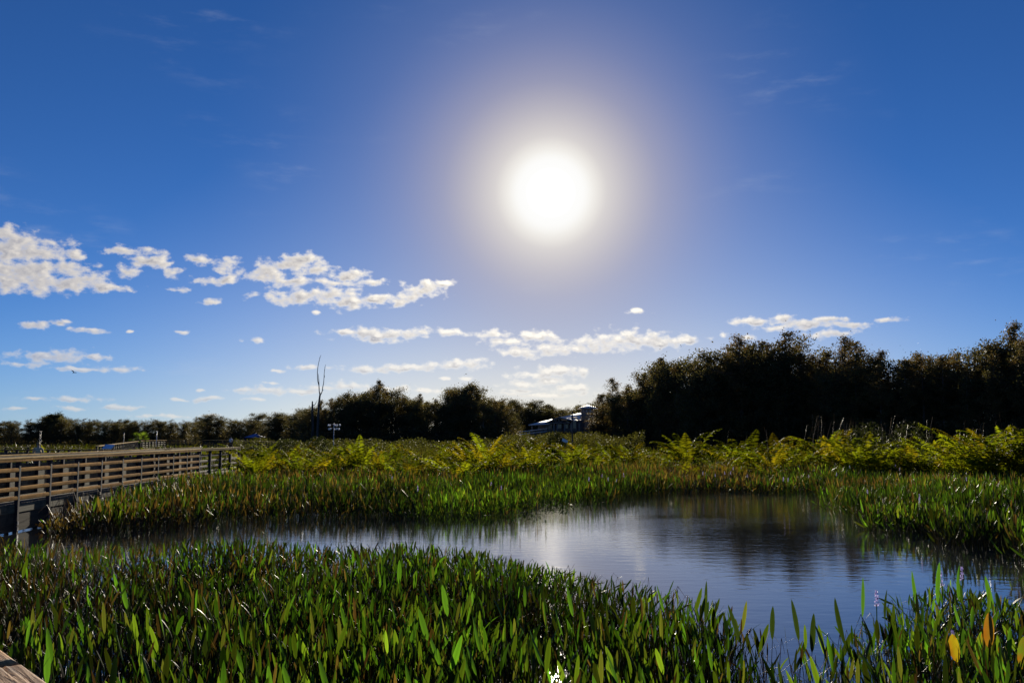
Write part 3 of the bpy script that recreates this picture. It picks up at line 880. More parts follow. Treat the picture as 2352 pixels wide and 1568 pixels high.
# the railing the photographer leans on, its corner in view
e1, e2 = on_plane(0, 1486, RAILZ), on_plane(117, 1570, RAILZ)
d = (e2 - e1).normalized(); nrm = Vector((d.y, -d.x, 0))
if nrm.y > 0: nrm = -nrm
M_near = wood_mat('near_cap_wood', (.34, .17, .07), (.48, .27, .12), (.06, .03, .014), 75.0, 0.7, 1.0, along=0, spec=0.25)
nr = empty('near_railing', e1 - d * 1.2 + nrm * .075, math.atan2(d.y, d.x))
tag(nr, 'furrowed brown wooden railing cap in the bottom left corner', 'railing')
def furrowed(ln, wd, th):
    """cap board with weathered furrows along its length"""
    nxs, nys = 28, 40
    X = np.linspace(-ln / 2, ln / 2, nxs); Yv = np.linspace(-wd / 2, wd / 2, nys)
    XX, YY = np.meshgrid(X, Yv)
    zz = th / 2 + 0.0035 * (vnoise(YY * 120 + 0.25 * np.sin(XX * 3), XX * 1.2, 4) - .5) - 0.002 * (vnoise(YY * 260, XX * 2.0, 9) > .72)
    edge = np.minimum(1, (wd / 2 - np.abs(YY)) / .008); zz -= .006 * (1 - edge) ** 2
    V = np.concatenate([np.stack([XX, YY, zz], -1).reshape(-1, 3), np.stack([XX, YY, zz * 0 - th / 2], -1).reshape(-1, 3)])
    i = np.arange(nxs * nys).reshape(nys, nxs); nn = nxs * nys
    Q = [np.stack([i[:-1, :-1], i[:-1, 1:], i[1:, 1:], i[1:, :-1]], -1).reshape(-1, 4)]
    Q.append(Q[0][:, ::-1] + nn)
    for a in (i[0], i[-1][::-1], i[:, 0][::-1], i[:, -1]):
        Q.append(np.stack([a[:-1] + nn, a[1:] + nn, a[1:], a[:-1]], -1))
    return np_mesh('cap_board', V, [np.concatenate(Q)], M_near, smooth=False)
link('cap_board', furrowed(2.02, .148, .038), nr, (.4, 0, -.019))
link('cap_board', furrowed(1.6, .148, .038), nr, (2.22, .004, -.021))
link('cap_board', furrowed(3.4, .148, .038), nr, (.9, -.153 if nrm.dot(Vector((-d.y, d.x, 0))) < 0 else .153, -.022))
for xx in (-.6, 1.2, 2.8):
    board('post', (.09, .09, 2.1), (xx, 0, -1.09), M_post, nr)
for zz in (-.3, -.52, -.74):
    board('slat', (3.6, .04, .09), (1.1, -.07, zz), M_grey, nr)

# ================================================================== people
def skin_mesh(name, nodes, edges, material, parent, root=0, sub=2):
    me = bpy.data.meshes.new(name)
    me.from_pydata([n_[:3] for n_ in nodes], edges, [])
    o_ = link(name, me, parent)
    me.materials.append(material)
    md = o_.modifiers.new('skin', 'SKIN')
    for i, n_ in enumerate(nodes):
        sv = me.skin_vertices[0].data[i]
        sv.radius = (n_[3], n_[4] if len(n_) > 4 else n_[3])
        sv.use_root = (i == root)
    md.use_smooth_shade = True
    ss = o_.modifiers.new('sub', 'SUBSURF'); ss.levels = sub; ss.render_levels = sub
    return o_

def person(loc, h, rz, label, top_mat, leg_mat, hair_mat, arms):
    """a figure of height h facing local +y; arms = elbow and wrist of the right side (mirrored)"""
    o_ = empty('person', loc, rz)
    o_.scale = (h, h, h)
    tag(o_, label, 'person')
    E, W = arms
    body = [(0, 0, .53, .075, .06), (0, 0, .62, .07, .055), (0, .005, .72, .085, .06), (0, 0, .81, .075, .05), (0, .005, .86, .03), (0, .01, .90, .038, .045), (0, .015, .945, .046, .055), (0, .01, .985, .03, .035)]
    ed = [(i, i + 1) for i in range(7)]
    for s in (1, -1):
        n = len(body)
        body += [(s * .105, 0, .80, .03), (s * E[0], E[1], E[2], .022), (s * W[0], W[1], W[2], .016), (s * W[0] * .95, W[1] + .03, W[2] - .03, .014)]
        ed += [(3, n), (n, n + 1), (n + 1, n + 2), (n + 2, n + 3)]
        n = len(body)
        body += [(s * .05, 0, .47, .048), (s * .055, .01, .27, .034), (s * .055, -.005, .05, .022), (s * .06, .07, .015, .018)]
        ed += [(0, n), (n, n + 1), (n + 1, n + 2), (n + 2, n + 3)]
    skin_mesh('body', body, ed, M_skin, o_)
    coat = [(0, 0, .50, .088, .072), (0, 0, .62, .082, .066), (0, .005, .72, .096, .07), (0, 0, .815, .082, .056)]
    ce = [(0, 1), (1, 2), (2, 3)]
    for s in (1, -1):
        n = len(coat)
        coat += [(s * .108, 0, .80, .040), (s * E[0], E[1], E[2], .032), (s * (E[0] * .15 + W[0] * .85), E[1] * .15 + W[1] * .85, E[2] * .15 + W[2] * .85, .025)]
        ce += [(3, n), (n, n + 1), (n + 1, n + 2)]
    skin_mesh('jacket', coat, ce, top_mat, o_)
    tro = [(0, 0, .51, .080, .066)]
    te = []
    for s in (1, -1):
        n = len(tro)
        tro += [(s * .052, 0, .46, .056), (s * .055, .01, .27, .043), (s * .055, -.005, .06, .033)]
        te += [(0, n), (n, n + 1), (n + 1, n + 2)]
    skin_mesh('trousers', tro, te, leg_mat, o_)
    skin_mesh('hair', [(0, -.012, .995, .040, .046), (0, -.022, .955, .047, .046), (0, -.028, .915, .034, .028)], [(0, 1), (1, 2)], hair_mat, o_)
    return o_

person(((94.5 - 1176) / F * 40.6, 40.6, DECK), 1.46, R(15), 'child with light brown hair in tan jacket at the side railing', M_jacket, M_trouser, M_hair, ((.125, .03, .68), (.08, .12, .66)))
person(((534 - 1176) / F * 141.5, 141.5, DECK), 1.62, R(200), 'distant person in white top on the far boardwalk', M_shirt, M_trouser, M_hair, ((.15, .0, .66), (.14, .06, .55)))

# ================================================================== poles, bird house, shelter, bird
def pole(px, y0, y1, Y, r, label, m=M_pole):
    b_ = at_depth(px, y1, Y); t_ = at_depth(px, y0, Y)
    o_ = empty('pole', (b_.x, Y, 0.0)); tag(o_, label, 'pole')
    h = t_.z
    link('shaft', tube_mesh('shaft', [(0, 0, 0), (0, 0, h * .5), (.004 * h, 0, h)], [r, r, r * .9], m, 8), o_)
    link('cap', tube_mesh('cap', [(.004 * h, 0, h), (.004 * h, 0, h + r * 1.2)], [r * 1.15, r * .6], m, 8), o_)
pole(90.2, 989, 1025, 55, .011, 'left one of the thin paired poles behind the child', M_thinpole)
pole(93.0, 989, 1025, 55, .011, 'right one of the thin paired poles behind the child', M_thinpole)
pole(284, 993, 1013, 95, .028, 'thin short pole left of the palm', M_thinpole)
pole(359.5, 990, 1011, 140, .055, 'pale pole right of the palm')
pole(1314.5, 946, 1002, 105, .085, 'dark upright pole in front of the pale building', M_deadwood)

YB = 84
o = empty('bird_house', ((768.5 - 1176) / F * YB, YB, .1))
tag(o, 'white pole with two tiers of hanging gourd bird houses', 'bird house')
zt = at_depth(768, 971, YB).z - .1
link('pole', tube_mesh('pole', [(0, 0, 0), (0, 0, zt)], [.04, .03], M_pole, 8), o)
bm = bmesh.new(); bmesh.ops.create_uvsphere(bm, u_segments=10, v_segments=8, radius=.088)
for v in bm.verts:
    if v.co.z > 0: v.co.x *= 1 - v.co.z * 4.2; v.co.y *= 1 - v.co.z * 4.2; v.co.z *= 1.35
gm = bpy.data.meshes.new('gourd'); bm.to_mesh(gm); bm.free(); gm.materials.append(M_trim)
for f_ in gm.polygons: f_.use_smooth = True
for tier, (dz, n, rr) in enumerate(((.17, 5, .52), (.50, 5, .46))):
    for k in range(n):
        a = k * 2 * math.pi / n + tier * .4
        q = Vector((math.cos(a) * rr, math.sin(a) * rr, zt - dz))
        arm = link('arm', tube_mesh('arm', [(0, 0, zt - dz + .06), q + Vector((0, 0, .04))], [.014, .010], M_pole, 5), o)
        link('gourd', gm, o, q - Vector((0, 0, .04)), (0, 0, a))

YP = 215
o = empty('shelter', at_depth(586, 1003, YP)); o.location.z = .1
tag(o, 'small open shelter with a blue hipped roof', 'shelter')
w = 21 / F * YP; zr0 = at_depth(586, 1004.5, YP).z - .1; zr1 = at_depth(586, 995.5, YP).z - .1
link('roof', np_mesh('roof', [(-w, -w, zr0), (w, -w, zr0), (w, w, zr0), (-w, w, zr0), (0, 0, zr1)], [np.array([[0, 1, 4], [1, 2, 4], [2, 3, 4], [3, 0, 4]]), np.array([[3, 2, 1, 0]])], M_blue), o)
for a in (-1, 1):
    for b_ in (-1, 1):
        link('post', box_mesh(.15, .15, zr0, M_post), o, (a * w * .8, b_ * w * .8, zr0 / 2))

o = empty('bird', at_depth(170, 855.5, 110))
tag(o, 'small dark bird flying above the far left wood', 'bird')
bodyV, bq, bt = tube([(-.32, .02, .0), (-.18, 0, .01), (0, 0, 0), (.14, 0, -.01), (.24, 0, .02), (.30, 0, .01)], [.03, .05, .085, .08, .045, .01], 8)
link('body', np_mesh('body', bodyV, [bq, bt], M_bird, smooth=True), o)
for s in (1, -1):
    wv = [(.12, s * .05, .03), (-.10, s * .05, .02), (.16, s * .40, .24), (-.08, s * .40, .20), (.02, s * .85, .30), (-.10, s * .80, .27)]
    wv += [(a, b_, c - .015) for a, b_, c in wv]
    fq = [(0, 1, 3, 2), (2, 3, 5, 4), (6, 8, 9, 7), (8, 10, 11, 9), (0, 2, 8, 6), (2, 4, 10, 8), (1, 7, 9, 3), (3, 9, 11, 5), (4, 5, 11, 10)]
    link('wing', np_mesh('wing', wv, [np.array(fq)], M_bird), o)
link('tail', np_mesh('tail', [(-.30, -.02, .0), (-.30, .02, .0), (-.50, .08, .01), (-.50, -.08, .01), (-.30, 0, .015), (-.5, 0, .02)], [np.array([[0, 4, 5, 3], [4, 1, 2, 5]])], M_bird), o)
o.rotation_euler = (R(25), R(-20), R(60)); o.scale = (.5, .5, .5)

# ================================================================== the building with its lookout tower
YH = 170.0
hb = empty('pavilion_building', (0, YH, 0))
hb.location.x = (1285 - 1176) / F * YH
tag(hb, 'pale low building with metal gable roofs, open porch and square lookout tower', 'building')
def zp(zx, zy, dY=0.0):
    """point of the building front, dY metres behind it"""
    q = at_depth((2060 + zx * .17857) * .5742, (1590 + zy * .17857) * .5742, YH + dY)
    return q - hb.location
def solid(name, V, Fq, m, parent=hb):
    qs = [f for f in Fq if len(f) == 4]; ts = [f for f in Fq if len(f) == 3]
    return link(name, np_mesh(name, [tuple(v) for v in V], [np.array(a) for a in (qs, ts) if a], m), parent)
def slab(name, a, b_, c, d_, th, m, parent=hb):
    """sloping slab with corners a b c d"""
    dn = Vector((0, 0, -th))
    V = [a, b_, c, d_, a + dn, b_ + dn, c + dn, d_ + dn]
    return solid(name, V, [(0, 1, 2, 3), (7, 6, 5, 4), (0, 4, 5, 1), (1, 5, 6, 2), (2, 6, 7, 3), (3, 7, 4, 0)], m, parent)
floor_z = zp(0, 745).z
# porch gable: ridge runs back and to the right, towards the tower
pk = zp(980, 428); el_ = zp(680, 548); er_ = zp(1288, 512)
pk_b = zp(1425, 424, 9); er_b = zp(1478, 512, 9); el_b = el_ + (pk_b - pk)
gr = slab('roof', pk, er_, er_b, pk_b, .12, M_roof)
slab('roof', el_, pk, pk_b, el_b, .12, M_roof)
for k in range(1, 9):
    f_ = k / 9
    a, b_ = pk.lerp(pk_b, f_), er_.lerp(er_b, f_)
    link('roof_seam', tube_mesh('roof_seam', [a + Vector((0, 0, .03)), b_ + Vector((0, 0, .03))], [.03, .03], M_trim, 4), gr)
# gable timber: tie beam, king post, struts, barge boards
tie_l, tie_r = el_.lerp(pk, .10) + Vector((.2, -.02, -.25)), er_.lerp(pk, .08) + Vector((-.2, -.02, -.25))
tie_l.z = tie_r.z = min(tie_l.z, tie_r.z)
mid = tie_l.lerp(tie_r, .5)
for a, b_, r_ in [(tie_l, tie_r, .10), (mid, pk + Vector((0, 0, -.2)), .07), (mid, tie_l.lerp(pk, .5), .06), (mid, tie_r.lerp(pk, .5), .06), (el_ + Vector((0, -.03, -.1)), pk + Vector((0, -.03, -.1)), .10), (pk + Vector((0, -.03, -.1)), er_ + Vector((0, -.03, -.1)), .10)]:
    link('gable_beam', tube_mesh('gable_beam', [a, b_], [r_, r_], M_wall, 4), hb)
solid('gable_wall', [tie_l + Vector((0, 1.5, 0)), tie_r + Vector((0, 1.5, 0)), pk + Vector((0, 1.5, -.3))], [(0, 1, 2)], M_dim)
for zx in (770, 870, 945, 1110, 1250, 1440):
    q = zp(zx, 560, .3); q2 = zp(zx, 760, .3)
    hh = tie_l.z - q2.z
    link('column', box_mesh(.26, .26, hh, M_wall), hb, (q.x, q.y, q2.z + hh / 2))
bw0, bw1 = zp(760, 560, 3.2), zp(1560, 760, 3.2)
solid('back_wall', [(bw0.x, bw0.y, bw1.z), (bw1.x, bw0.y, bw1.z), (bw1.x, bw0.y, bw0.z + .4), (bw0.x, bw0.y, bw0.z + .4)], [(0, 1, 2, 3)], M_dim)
for zx in (840, 1000, 1170, 1330):
    q = zp(zx, 650, 3.15)
    dr = link('door', box_mesh(.85, .06, 1.9, M_wall), hb, (q.x, q.y, floor_z + 1.0))
    link('pane', box_mesh(.6, .03, 1.3, M_glass), dr, (0, -.05, .15))
link('floor_deck', box_mesh(bw1.x - zp(300, 0).x + 1, 7, .3, M_grey), hb, ((bw1.x + zp(300, 0).x) / 2, 3.2, floor_z - .15))
for k in range(8):
    xx = zp(300, 0).x + k * 1.7
    link('pile', box_mesh(.25, .25, floor_z, M_post), hb, (xx, 1.0, floor_z / 2))
# left wing with its long low roof
a, b_ = zp(300, 604), zp(770, 584); c, d_ = zp(835, 478, 5), zp(560, 545, 5)
slab('roof', a, b_, c, d_, .12, M_roof)
for zx in (380, 530, 700):
    q = zp(zx, 600, 1.0)
    hh = q.z - floor_z
    link('column', box_mesh(.24, .24, hh, M_wall), hb, (q.x, q.y, floor_z + hh / 2))
q0, q1 = zp(520, 600, 3.0), zp(790, 600, 3.0)
solid('back_wall', [(q0.x, q0.y, floor_z), (q1.x, q0.y, floor_z), (q1.x, q0.y, q0.z), (q0.x, q0.y, q0.z)], [(0, 1, 2, 3)], M_wall)
# upper roof rising to the tower
a, b_, c, d_ = zp(1050, 428, 5), zp(1492, 402, 5), zp(1490, 336, 10), zp(1120, 418, 10)
slab('roof', a, b_, c, d_, .15, M_roof)
# round mirror-bright disc at the roof's end
q = zp(1432, 450, 4.5)
bm = bmesh.new(); bmesh.ops.create_cone(bm, segments=20, radius1=.36, radius2=.36, depth=.06, cap_ends=True)
dm = bpy.data.meshes.new('disc'); bm.to_mesh(dm); bm.free(); dm.materials.append(M_trim)
link('disc', dm, hb, q, (R(58), 0, R(25)))
# tower
tl, tr = zp(1490, 240, 8), zp(1800, 240, 8)
tw = tr.x - tl.x; ty = tl.y; zb, ztw = 0.0, tl.z + .02
win_b, win_t = zp(0, 320, 8).z, zp(0, 264, 8).z
link('tower_wall', box_mesh(tw, tw, win_b - .1, M_wall), hb, ((tl.x + tr.x) / 2, ty + tw / 2, (win_b - .1) / 2))
for k in range(5):
    for side in range(2):
        xx = tl.x + tw * (k / 4)
        w_ = .30 if k in (0, 4) else .42
        link('tower_pier', box_mesh(w_, .30, ztw - win_b + .1, M_wall), hb, (min(max(xx, tl.x + .15), tr.x - .15), ty + .15 + side * (tw - .3), (ztw + win_b - .1) / 2))
link('tower_lintel', box_mesh(tw, .34, ztw - win_t, M_wall), hb, ((tl.x + tr.x) / 2, ty + .15, (ztw + win_t) / 2 + .002))
link('tower_lintel', box_mesh(tw, .34, ztw - win_t, M_wall), hb, ((tl.x + tr.x) / 2, ty + tw - .15, (ztw + win_t) / 2 + .002))
for k in range(4):
    xx = tl.x + tw * (k + .5) / 4
    link('window', box_mesh(tw / 4 - .34, .03, win_t - win_b, M_trim), hb, (xx, ty + .18, (win_t + win_b) / 2))  # opaque white panels; brightness of sky in the panes is put into their colour
pkt = zp(1665, 165, 8); ev = zp(1410, 236, 8)
hw = (tl.x + tr.x) / 2 - ev.x; cx_, cy_ = (tl.x + tr.x) / 2, ty + tw / 2
rf = solid('tower_roof', [(cx_ - hw, cy_ - hw, ztw), (cx_ + hw, cy_ - hw, ztw), (cx_ + hw, cy_ + hw, ztw), (cx_ - hw, cy_ + hw, ztw), (cx_, cy_, pkt.z)], [(0, 1, 4), (1, 2, 4), (2, 3, 4), (3, 0, 4), (3, 2, 1, 0)], M_roof)
for k in range(1, 12):
    f_ = k / 12
    bx_ = cx_ - hw + 2 * hw * f_
    g = 1 - abs(2 * f_ - 1)
    link('roof_seam', tube_mesh('roof_seam', [(bx_, cy_ - hw, ztw + .05), (bx_, cy_ - hw * (1 - g), ztw + (pkt.z - ztw) * g + .05)], [.05, .05], M_trim, 4), rf)
# ramp with pale handrails in front of the left wing
rp = empty('ramp', (0, 0, 0)); tag(rp, 'sloping ramp with pale handrails in front of the pale building', 'ramp')
pa_, pb_ = zp(90, 768, -3) + hb.location, zp(725, 692, -3) + hb.location
for dz in (0.0, -.45):
    link('handrail', tube_mesh('handrail', [pa_ + Vector((0, 0, dz)), pb_ + Vector((0, 0, dz))], [.055, .055], M_trim, 6), rp)
for k in range(8):
    q = pa_.lerp(pb_, k / 7)
    link('baluster', box_mesh(.08, .08, 1.0, M_post), rp, (q.x, q.y, q.z - .5))
link('deck', tube_mesh('deck', [pa_ + Vector((0, .8, -1.0)), pb_ + Vector((0, .8, -1.0))], [.4, .4], M_grey, 4), rp)
o = empty('marker_sign', ((1297 - 1176) / F * 75, 75, .1)); tag(o, 'small white tilted sign low in the ferns before the building', 'sign')
zc = at_depth(1297, 1012, 75).z - .1
link('board', box_mesh(.5, .03, .26, M_trim, .006), o, (0, 0, zc), (R(-20), R(25), R(20)))
link('post', box_mesh(.06, .06, zc, M_post), o, (0, .04, zc / 2))

# ================================================================== marsh plants
GREENS = np.array([[.048, .115, .010], [.058, .130, .011], [.042, .095, .010], [.082, .130, .012], [.064, .085, .012]])
BROWNS = np.array([[.11, .065, .022], [.085, .045, .018], [.13, .085, .03]])
STRAWS = np.array([[.36, .29, .19], [.26, .19, .12], [.45, .38, .28]])

def tints(n, brown, r):
    c = GREENS[r.integers(0, len(GREENS), n)] * np.clip(np.exp(r.normal(-1.25, .75, (n, 1))), .07, 1.1)
    isb = r.uniform(0, 1, n) < brown
    c[isb] = BROWNS[r.integers(0, len(BROWNS), isb.sum())] * r.uniform(.1, .5, (isb.sum(), 1))
    return c

def leaves(P, H, lean, L, W, yawv, bend, C, r, hi=True):
    """lance-shaped leaves on stalks: base P, stalk height H, lean (n,2), blade L x W"""
    n = len(P)
    top = P.copy(); top[:, :2] += lean; top[:, 2] += H
    midp = P + (top - P) * .5; midp[:, :2] -= lean * .18
    a = np.stack([lean[:, 0] * 1.1, lean[:, 1] * 1.1, np.maximum(H, .12)], 1); a /= np.linalg.norm(a, axis=1)[:, None]
    s = np.stack([np.cos(yawv), np.sin(yawv), np.zeros(n)], 1)
    s -= (s * a).sum(1)[:, None] * a; s /= np.linalg.norm(s, axis=1)[:, None]
    nn = np.cross(a, s)
    fold = r.uniform(.05, .45, n)[:, None]
    tw = r.uniform(-.5, .5, n)[:, None]
    rows = [(0, .12), (.09, .58), (.28, .94), (.52, 1.0), (.76, .78), (.92, .40)] if hi else [(0, .2), (.35, 1.0)]
    vs = []
    for t, w in rows:
        c = top + a * (L * t)[:, None] + nn * (bend * L * t * t)[:, None]
        st = s * np.cos(tw * t) + nn * np.sin(tw * t)
        hw = (W * w / 2)[:, None]
        vs += [c - st * hw + nn * fold * hw, c, c + st * hw + nn * fold * hw]
    tip = top + a * L[:, None] + nn * (bend * L)[:, None]
    vs.append(tip)
    nb = len(vs)
    q = []
    for i in range(len(rows) - 1):
        j = i * 3
        q += [(j, j + 1, j + 4, j + 3), (j + 1, j + 2, j + 5, j + 4)]
    j = (len(rows) - 1) * 3
    t3 = [(j, j + 1, nb - 1), (j + 1, j + 2, nb - 1)]
    # stalk
    rs = np.maximum(.0035, W * .07)[:, None]
    if hi:
        ang = [(1, 0), (-.5, .87), (-.5, -.87)]
        for ring, k in ((P, 1.3), (midp, 1.1), (top, .8)):
            for cx, cy in ang:
                vs.append(ring + s * rs * cx * k + np.array([-1.0, 1, 0]) * s[:, [1, 0, 2]] * rs * cy * k)
        for i in range(2):
            for k in range(3):
                b0 = nb + i * 3
                q.append((b0 + k, b0 + (k + 1) % 3, b0 + 3 + (k + 1) % 3, b0 + 3 + k))
    else:
        vs += [P - s * rs, P + s * rs, top - s * rs, top + s * rs]
        q.append((nb, nb + 1, nb + 3, nb + 2))
    V = np.stack(vs, 1)
    k = V.shape[1]
    CC = np.repeat(C[:, None, :], k, 1).copy()
    if hi:
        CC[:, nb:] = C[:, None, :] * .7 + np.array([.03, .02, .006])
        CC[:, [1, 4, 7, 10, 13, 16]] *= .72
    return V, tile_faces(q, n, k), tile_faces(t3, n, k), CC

def stalks(P, H, lean, rad, C, r, droop=0.3):
    """dry bent stalks"""
    n = len(P)
    p0 = P
    p1 = P + np.stack([lean[:, 0] * .3, lean[:, 1] * .3, H * .6], 1)
    p2 = P + np.stack([lean[:, 0] * .75, lean[:, 1] * .75, H], 1)
    p3 = P + np.stack([lean[:, 0] * 1.35, lean[:, 1] * 1.35, H * (1 - droop)], 1)
    yawv = r.uniform(0, 6.28, n)
    s = np.stack([np.cos(yawv), np.sin(yawv), np.zeros(n)], 1); u = np.stack([-np.sin(yawv), np.cos(yawv), np.zeros(n)], 1)
    vs = []
    for ring, k in ((p0, 1.0), (p1, .9), (p2, .8), (p3, .35)):
        for cx, cy in ((1, 0), (-.5, .87), (-.5, -.87)):
            vs.append(ring + s * (rad * cx * k)[:, None] + u * (rad * cy * k)[:, None])
    q = []
    for i in range(3):
        for k in range(3):
            q.append((i * 3 + k, i * 3 + (k + 1) % 3, i * 3 + 3 + (k + 1) % 3, i * 3 + 3 + k))
    V = np.stack(vs, 1)
    return V, tile_faces(q, n, 12), np.zeros((0, 3), int), np.repeat(C[:, None, :], 12, 1)

# ---- foreground bed: its far edge, as seen over the leaf tops
EDGE = [(-200, 1226), (0, 1228), (60, 1236), (150, 1250), (280, 1252), (340, 1247), (420, 1234), (560, 1228), (700, 1242), (800, 1246), (940, 1240), (1050, 1253), (1130, 1266), (1200, 1286),
        (1300, 1302), (1400, 1326), (1500, 1338), (1600, 1368), (1650, 1395), (1700, 1420), (1760, 1450), (1830, 1462), (1900, 1462), (1960, 1440), (2010, 1412), (2080, 1365), (2130, 1340), (2200, 1334), (2270, 1352), (2352, 1375), (2600, 1385)]
ex, ey = [a for a, b_ in EDGE], [b_ for a, b_ in EDGE]
def fore_mask(x, y, ztop):
    px, py = project(x, y, ztop)
    ok = (py > np.interp(px, ex, ey)) & (px > -260) & (px < 2620) & (y > 4.4)
    # thin standing water shows through at the lower right and lower left
    dens = np.interp(px, [-200, 200, 420, 1500, 1640, 1720, 1960, 2060, 2400], [.75, .58, .9, 1.0, .75, .17, .22, .65, .7])
    dens = dens * np.interp(vnoise(x * 1.3, y * 1.3, 11), [.0, .30, .55, 1], [.12, .4, 1, 1])
    # a gap where the sun's glint on the water shows between the leaves
    ok &= ~((np.abs(px - 1290) < 26) & (py < 1580) & (py > 1440) & (y < 10.6))
    return ok, dens, px, py

def scatter(n, x0, x1, y0, y1, r):
    return r.uniform(x0, x1, n), r.uniform(y0, y1, n)

# nearest plants: each a plant of its own with its leaves as parts
rp_ = np.random.default_rng(21)
LEAF_MESHES = []
for i in range(30):
    kind = 'brown' if i >= 27 else 'olive' if i >= 23 else 'green'
    n = 1
    L = rp_.uniform(.13, .27, 1); W = L * rp_.uniform(.13, .21, 1) * (.6 if i >= 27 else 1)
    if i % 6 == 5: W = L * .13
    C = tints(1, 1.0 if kind == 'brown' else 0.0, rp_)
    if kind == 'olive': C = np.array([[.07, .075, .014]]) * rp_.uniform(.5, 1.0)
    V, Q, T, CC = leaves(np.zeros((1, 3)), rp_.uniform(.30, .62, 1), rp_.normal(0, .09, (1, 2)), L, W, rp_.uniform(-1.2, 1.2, 1) + (math.pi if rp_.uniform() < .5 else 0), rp_.normal(0, .16, 1), C, rp_)
    b_ = Bag(); b_.add(V, Q, T, CC)
    LEAF_MESHES.append(b_.mesh('leaf', M_reed, smooth=True))

taken = []
tries = 0
N_PLANTS = 300
while len(taken) < N_PLANTS and tries < 60000:
    tries += 1
    y = 5.4 + 4.2 * rp_.uniform() ** 1.0
    x = rp_.uniform(-.62, .62) * y
    ok, dens, px, py = fore_mask(np.array([x]), np.array([y]), 0.62)
    if not ok[0] or rp_.uniform() > dens[0] or px[0] < -20 or px[0] > 2372: continue
    if any((x - a) ** 2 + (y - b_) ** 2 < .17 ** 2 for a, b_ in taken): continue
    taken.append((x, y))
taken = np.array(taken)
for (x, y) in taken:
    o = empty('pickerelweed', (x, y, -.02), 0.0)
    tag(o, 'green lance-leaved water plant in the nearest part of the reed bed', 'water plant', 'nearest water plants of the foreground bed')
    for k in range(random.randint(5, 8)):
        s_ = random.uniform(.78, 1.22)
        link('leaf', LEAF_MESHES[min(29, int(random.random() ** 1.25 * 30))], o, (random.gauss(0, .07), random.gauss(0, .07), random.uniform(-.05, .05)), (random.gauss(0, .10), random.gauss(0, .10), random.gauss(0, .55)), (s_, s_, s_))

# the rest of the foreground bed
bag = Bag()
x, y = scatter(78000, -11, 11, 4.4, 17.5, rng)
ht = rng.uniform(.22, .88, len(x)) ** .8 * np.interp(vnoise(x * 2.1, y * 2.1, 31), [.1, .9], [.72, 1.14]) + np.where(rng.uniform(0, 1, len(x)) < .05, rng.uniform(.0, .22, len(x)), 0)
ok, dens, px, py = fore_mask(x, y, ht)
keep = ok & (rng.uniform(0, 1, len(x)) < dens * np.interp(y, [5, 9, 10, 17], [.55, .6, .95, .9]))
x, y, ht, px = x[keep], y[keep], ht[keep], px[keep]
n = len(x)
brown = np.interp(vnoise(x * .8, y * .8, 2), [.3, .75], [.05, .34]) + np.interp(px, [0, 500, 900], [.22, .16, 0])
L = rng.uniform(.09, .26, n); W = L * rng.uniform(.09, .20, n)
C = np.concatenate([tints(1, b_, rng) for b_ in brown])
C *= np.interp(.6 * vnoise(x * 1.1, y * 1.1, 41) + .4 * vnoise(x * .45, y * .45, 42), [.22, .5, .78], [.28, .8, 1.7])[:, None]
W = np.where(C[:, 0] > C[:, 1], W * .6, W)
H = np.maximum(.12, ht - L * .8)
bag.add(*leaves(np.stack([x, y, np.full(n, -.03)], 1), H, rng.normal(0, .10, (n, 2)) * np.where(rng.uniform(0, 1, (n, 1)) < .2, 2.4, 1), L, W, rng.normal(0, 1.1, n), rng.normal(0, .30, n), C, rng))
tag(link('foreground_reeds', bag.mesh('foreground_reeds', M_reed, smooth=True)), 'dense bed of lance-leaved water plants filling the foreground', 'water plants', kind='stuff')

# dry stalks among them
bag = Bag()
x, y = scatter(12000, -11, 11, 4.4, 16, rng)
ok, dens, px, py = fore_mask(x, y, 0.5)
keep = ok & (rng.uniform(0, 1, len(x)) < np.interp(px, [0, 500, 1000, 1700, 2352], [.9, .75, .45, .55, .6]))
x, y = x[keep], y[keep]; n = len(x)
C = STRAWS[rng.integers(0, 3, n)] * rng.uniform(.08, 1.0, (n, 1)) ** 2.2
C = np.where(rng.uniform(0, 1, (n, 1)) < .4, np.array([[.13, .06, .03]]) * rng.uniform(.3, 1, (n, 1)), C)
bag.add(*stalks(np.stack([x, y, np.full(n, -.02)], 1), rng.uniform(.2, .62, n), rng.normal(0, .16, (n, 2)), rng.uniform(.002, .005, n), C, rng, .3))
tag(link('dry_stalks', bag.mesh('dry_stalks', M_straw)), 'pale dry bent stalks among the foreground water plants', 'dry stalks', kind='stuff')

# ---- a few tall dark blades that stand out over the water
def big_leaf(px, py_top, ztop, L, W, lean, c, bend, name, label, yawv=0.0, group=None):
    q = on_plane(px, py_top, ztop)
    P = np.array([[q.x - lean, q.y, -.03]])
    V, Q, T, CC = leaves(P * 0, np.array([max(.1, ztop - L * .97)]), np.array([[lean, 0.0]]), np.array([L]), np.array([W]), np.array([yawv]), np.array([bend]), np.array([c]), rng)
    if name == 'broad_leaf':            # orange margins and brown blotches of a dying leaf
        for i_ in range(19):
            e_ = 1.0 if i_ % 3 != 1 else .25
            w_ = min(1.0, e_ * random.uniform(.0, 1.1))
            CC[0, i_] = CC[0, i_] * (1 - w_) + np.array([.16, .055, .008]) * w_ * random.uniform(.5, 1.1)
    b_ = Bag(); b_.add(V, Q, T, CC)
    o_ = tag(link(name, b_.mesh(name, M_reed, smooth=True), None, P[0]), label, 'leaf', group)
    return o_
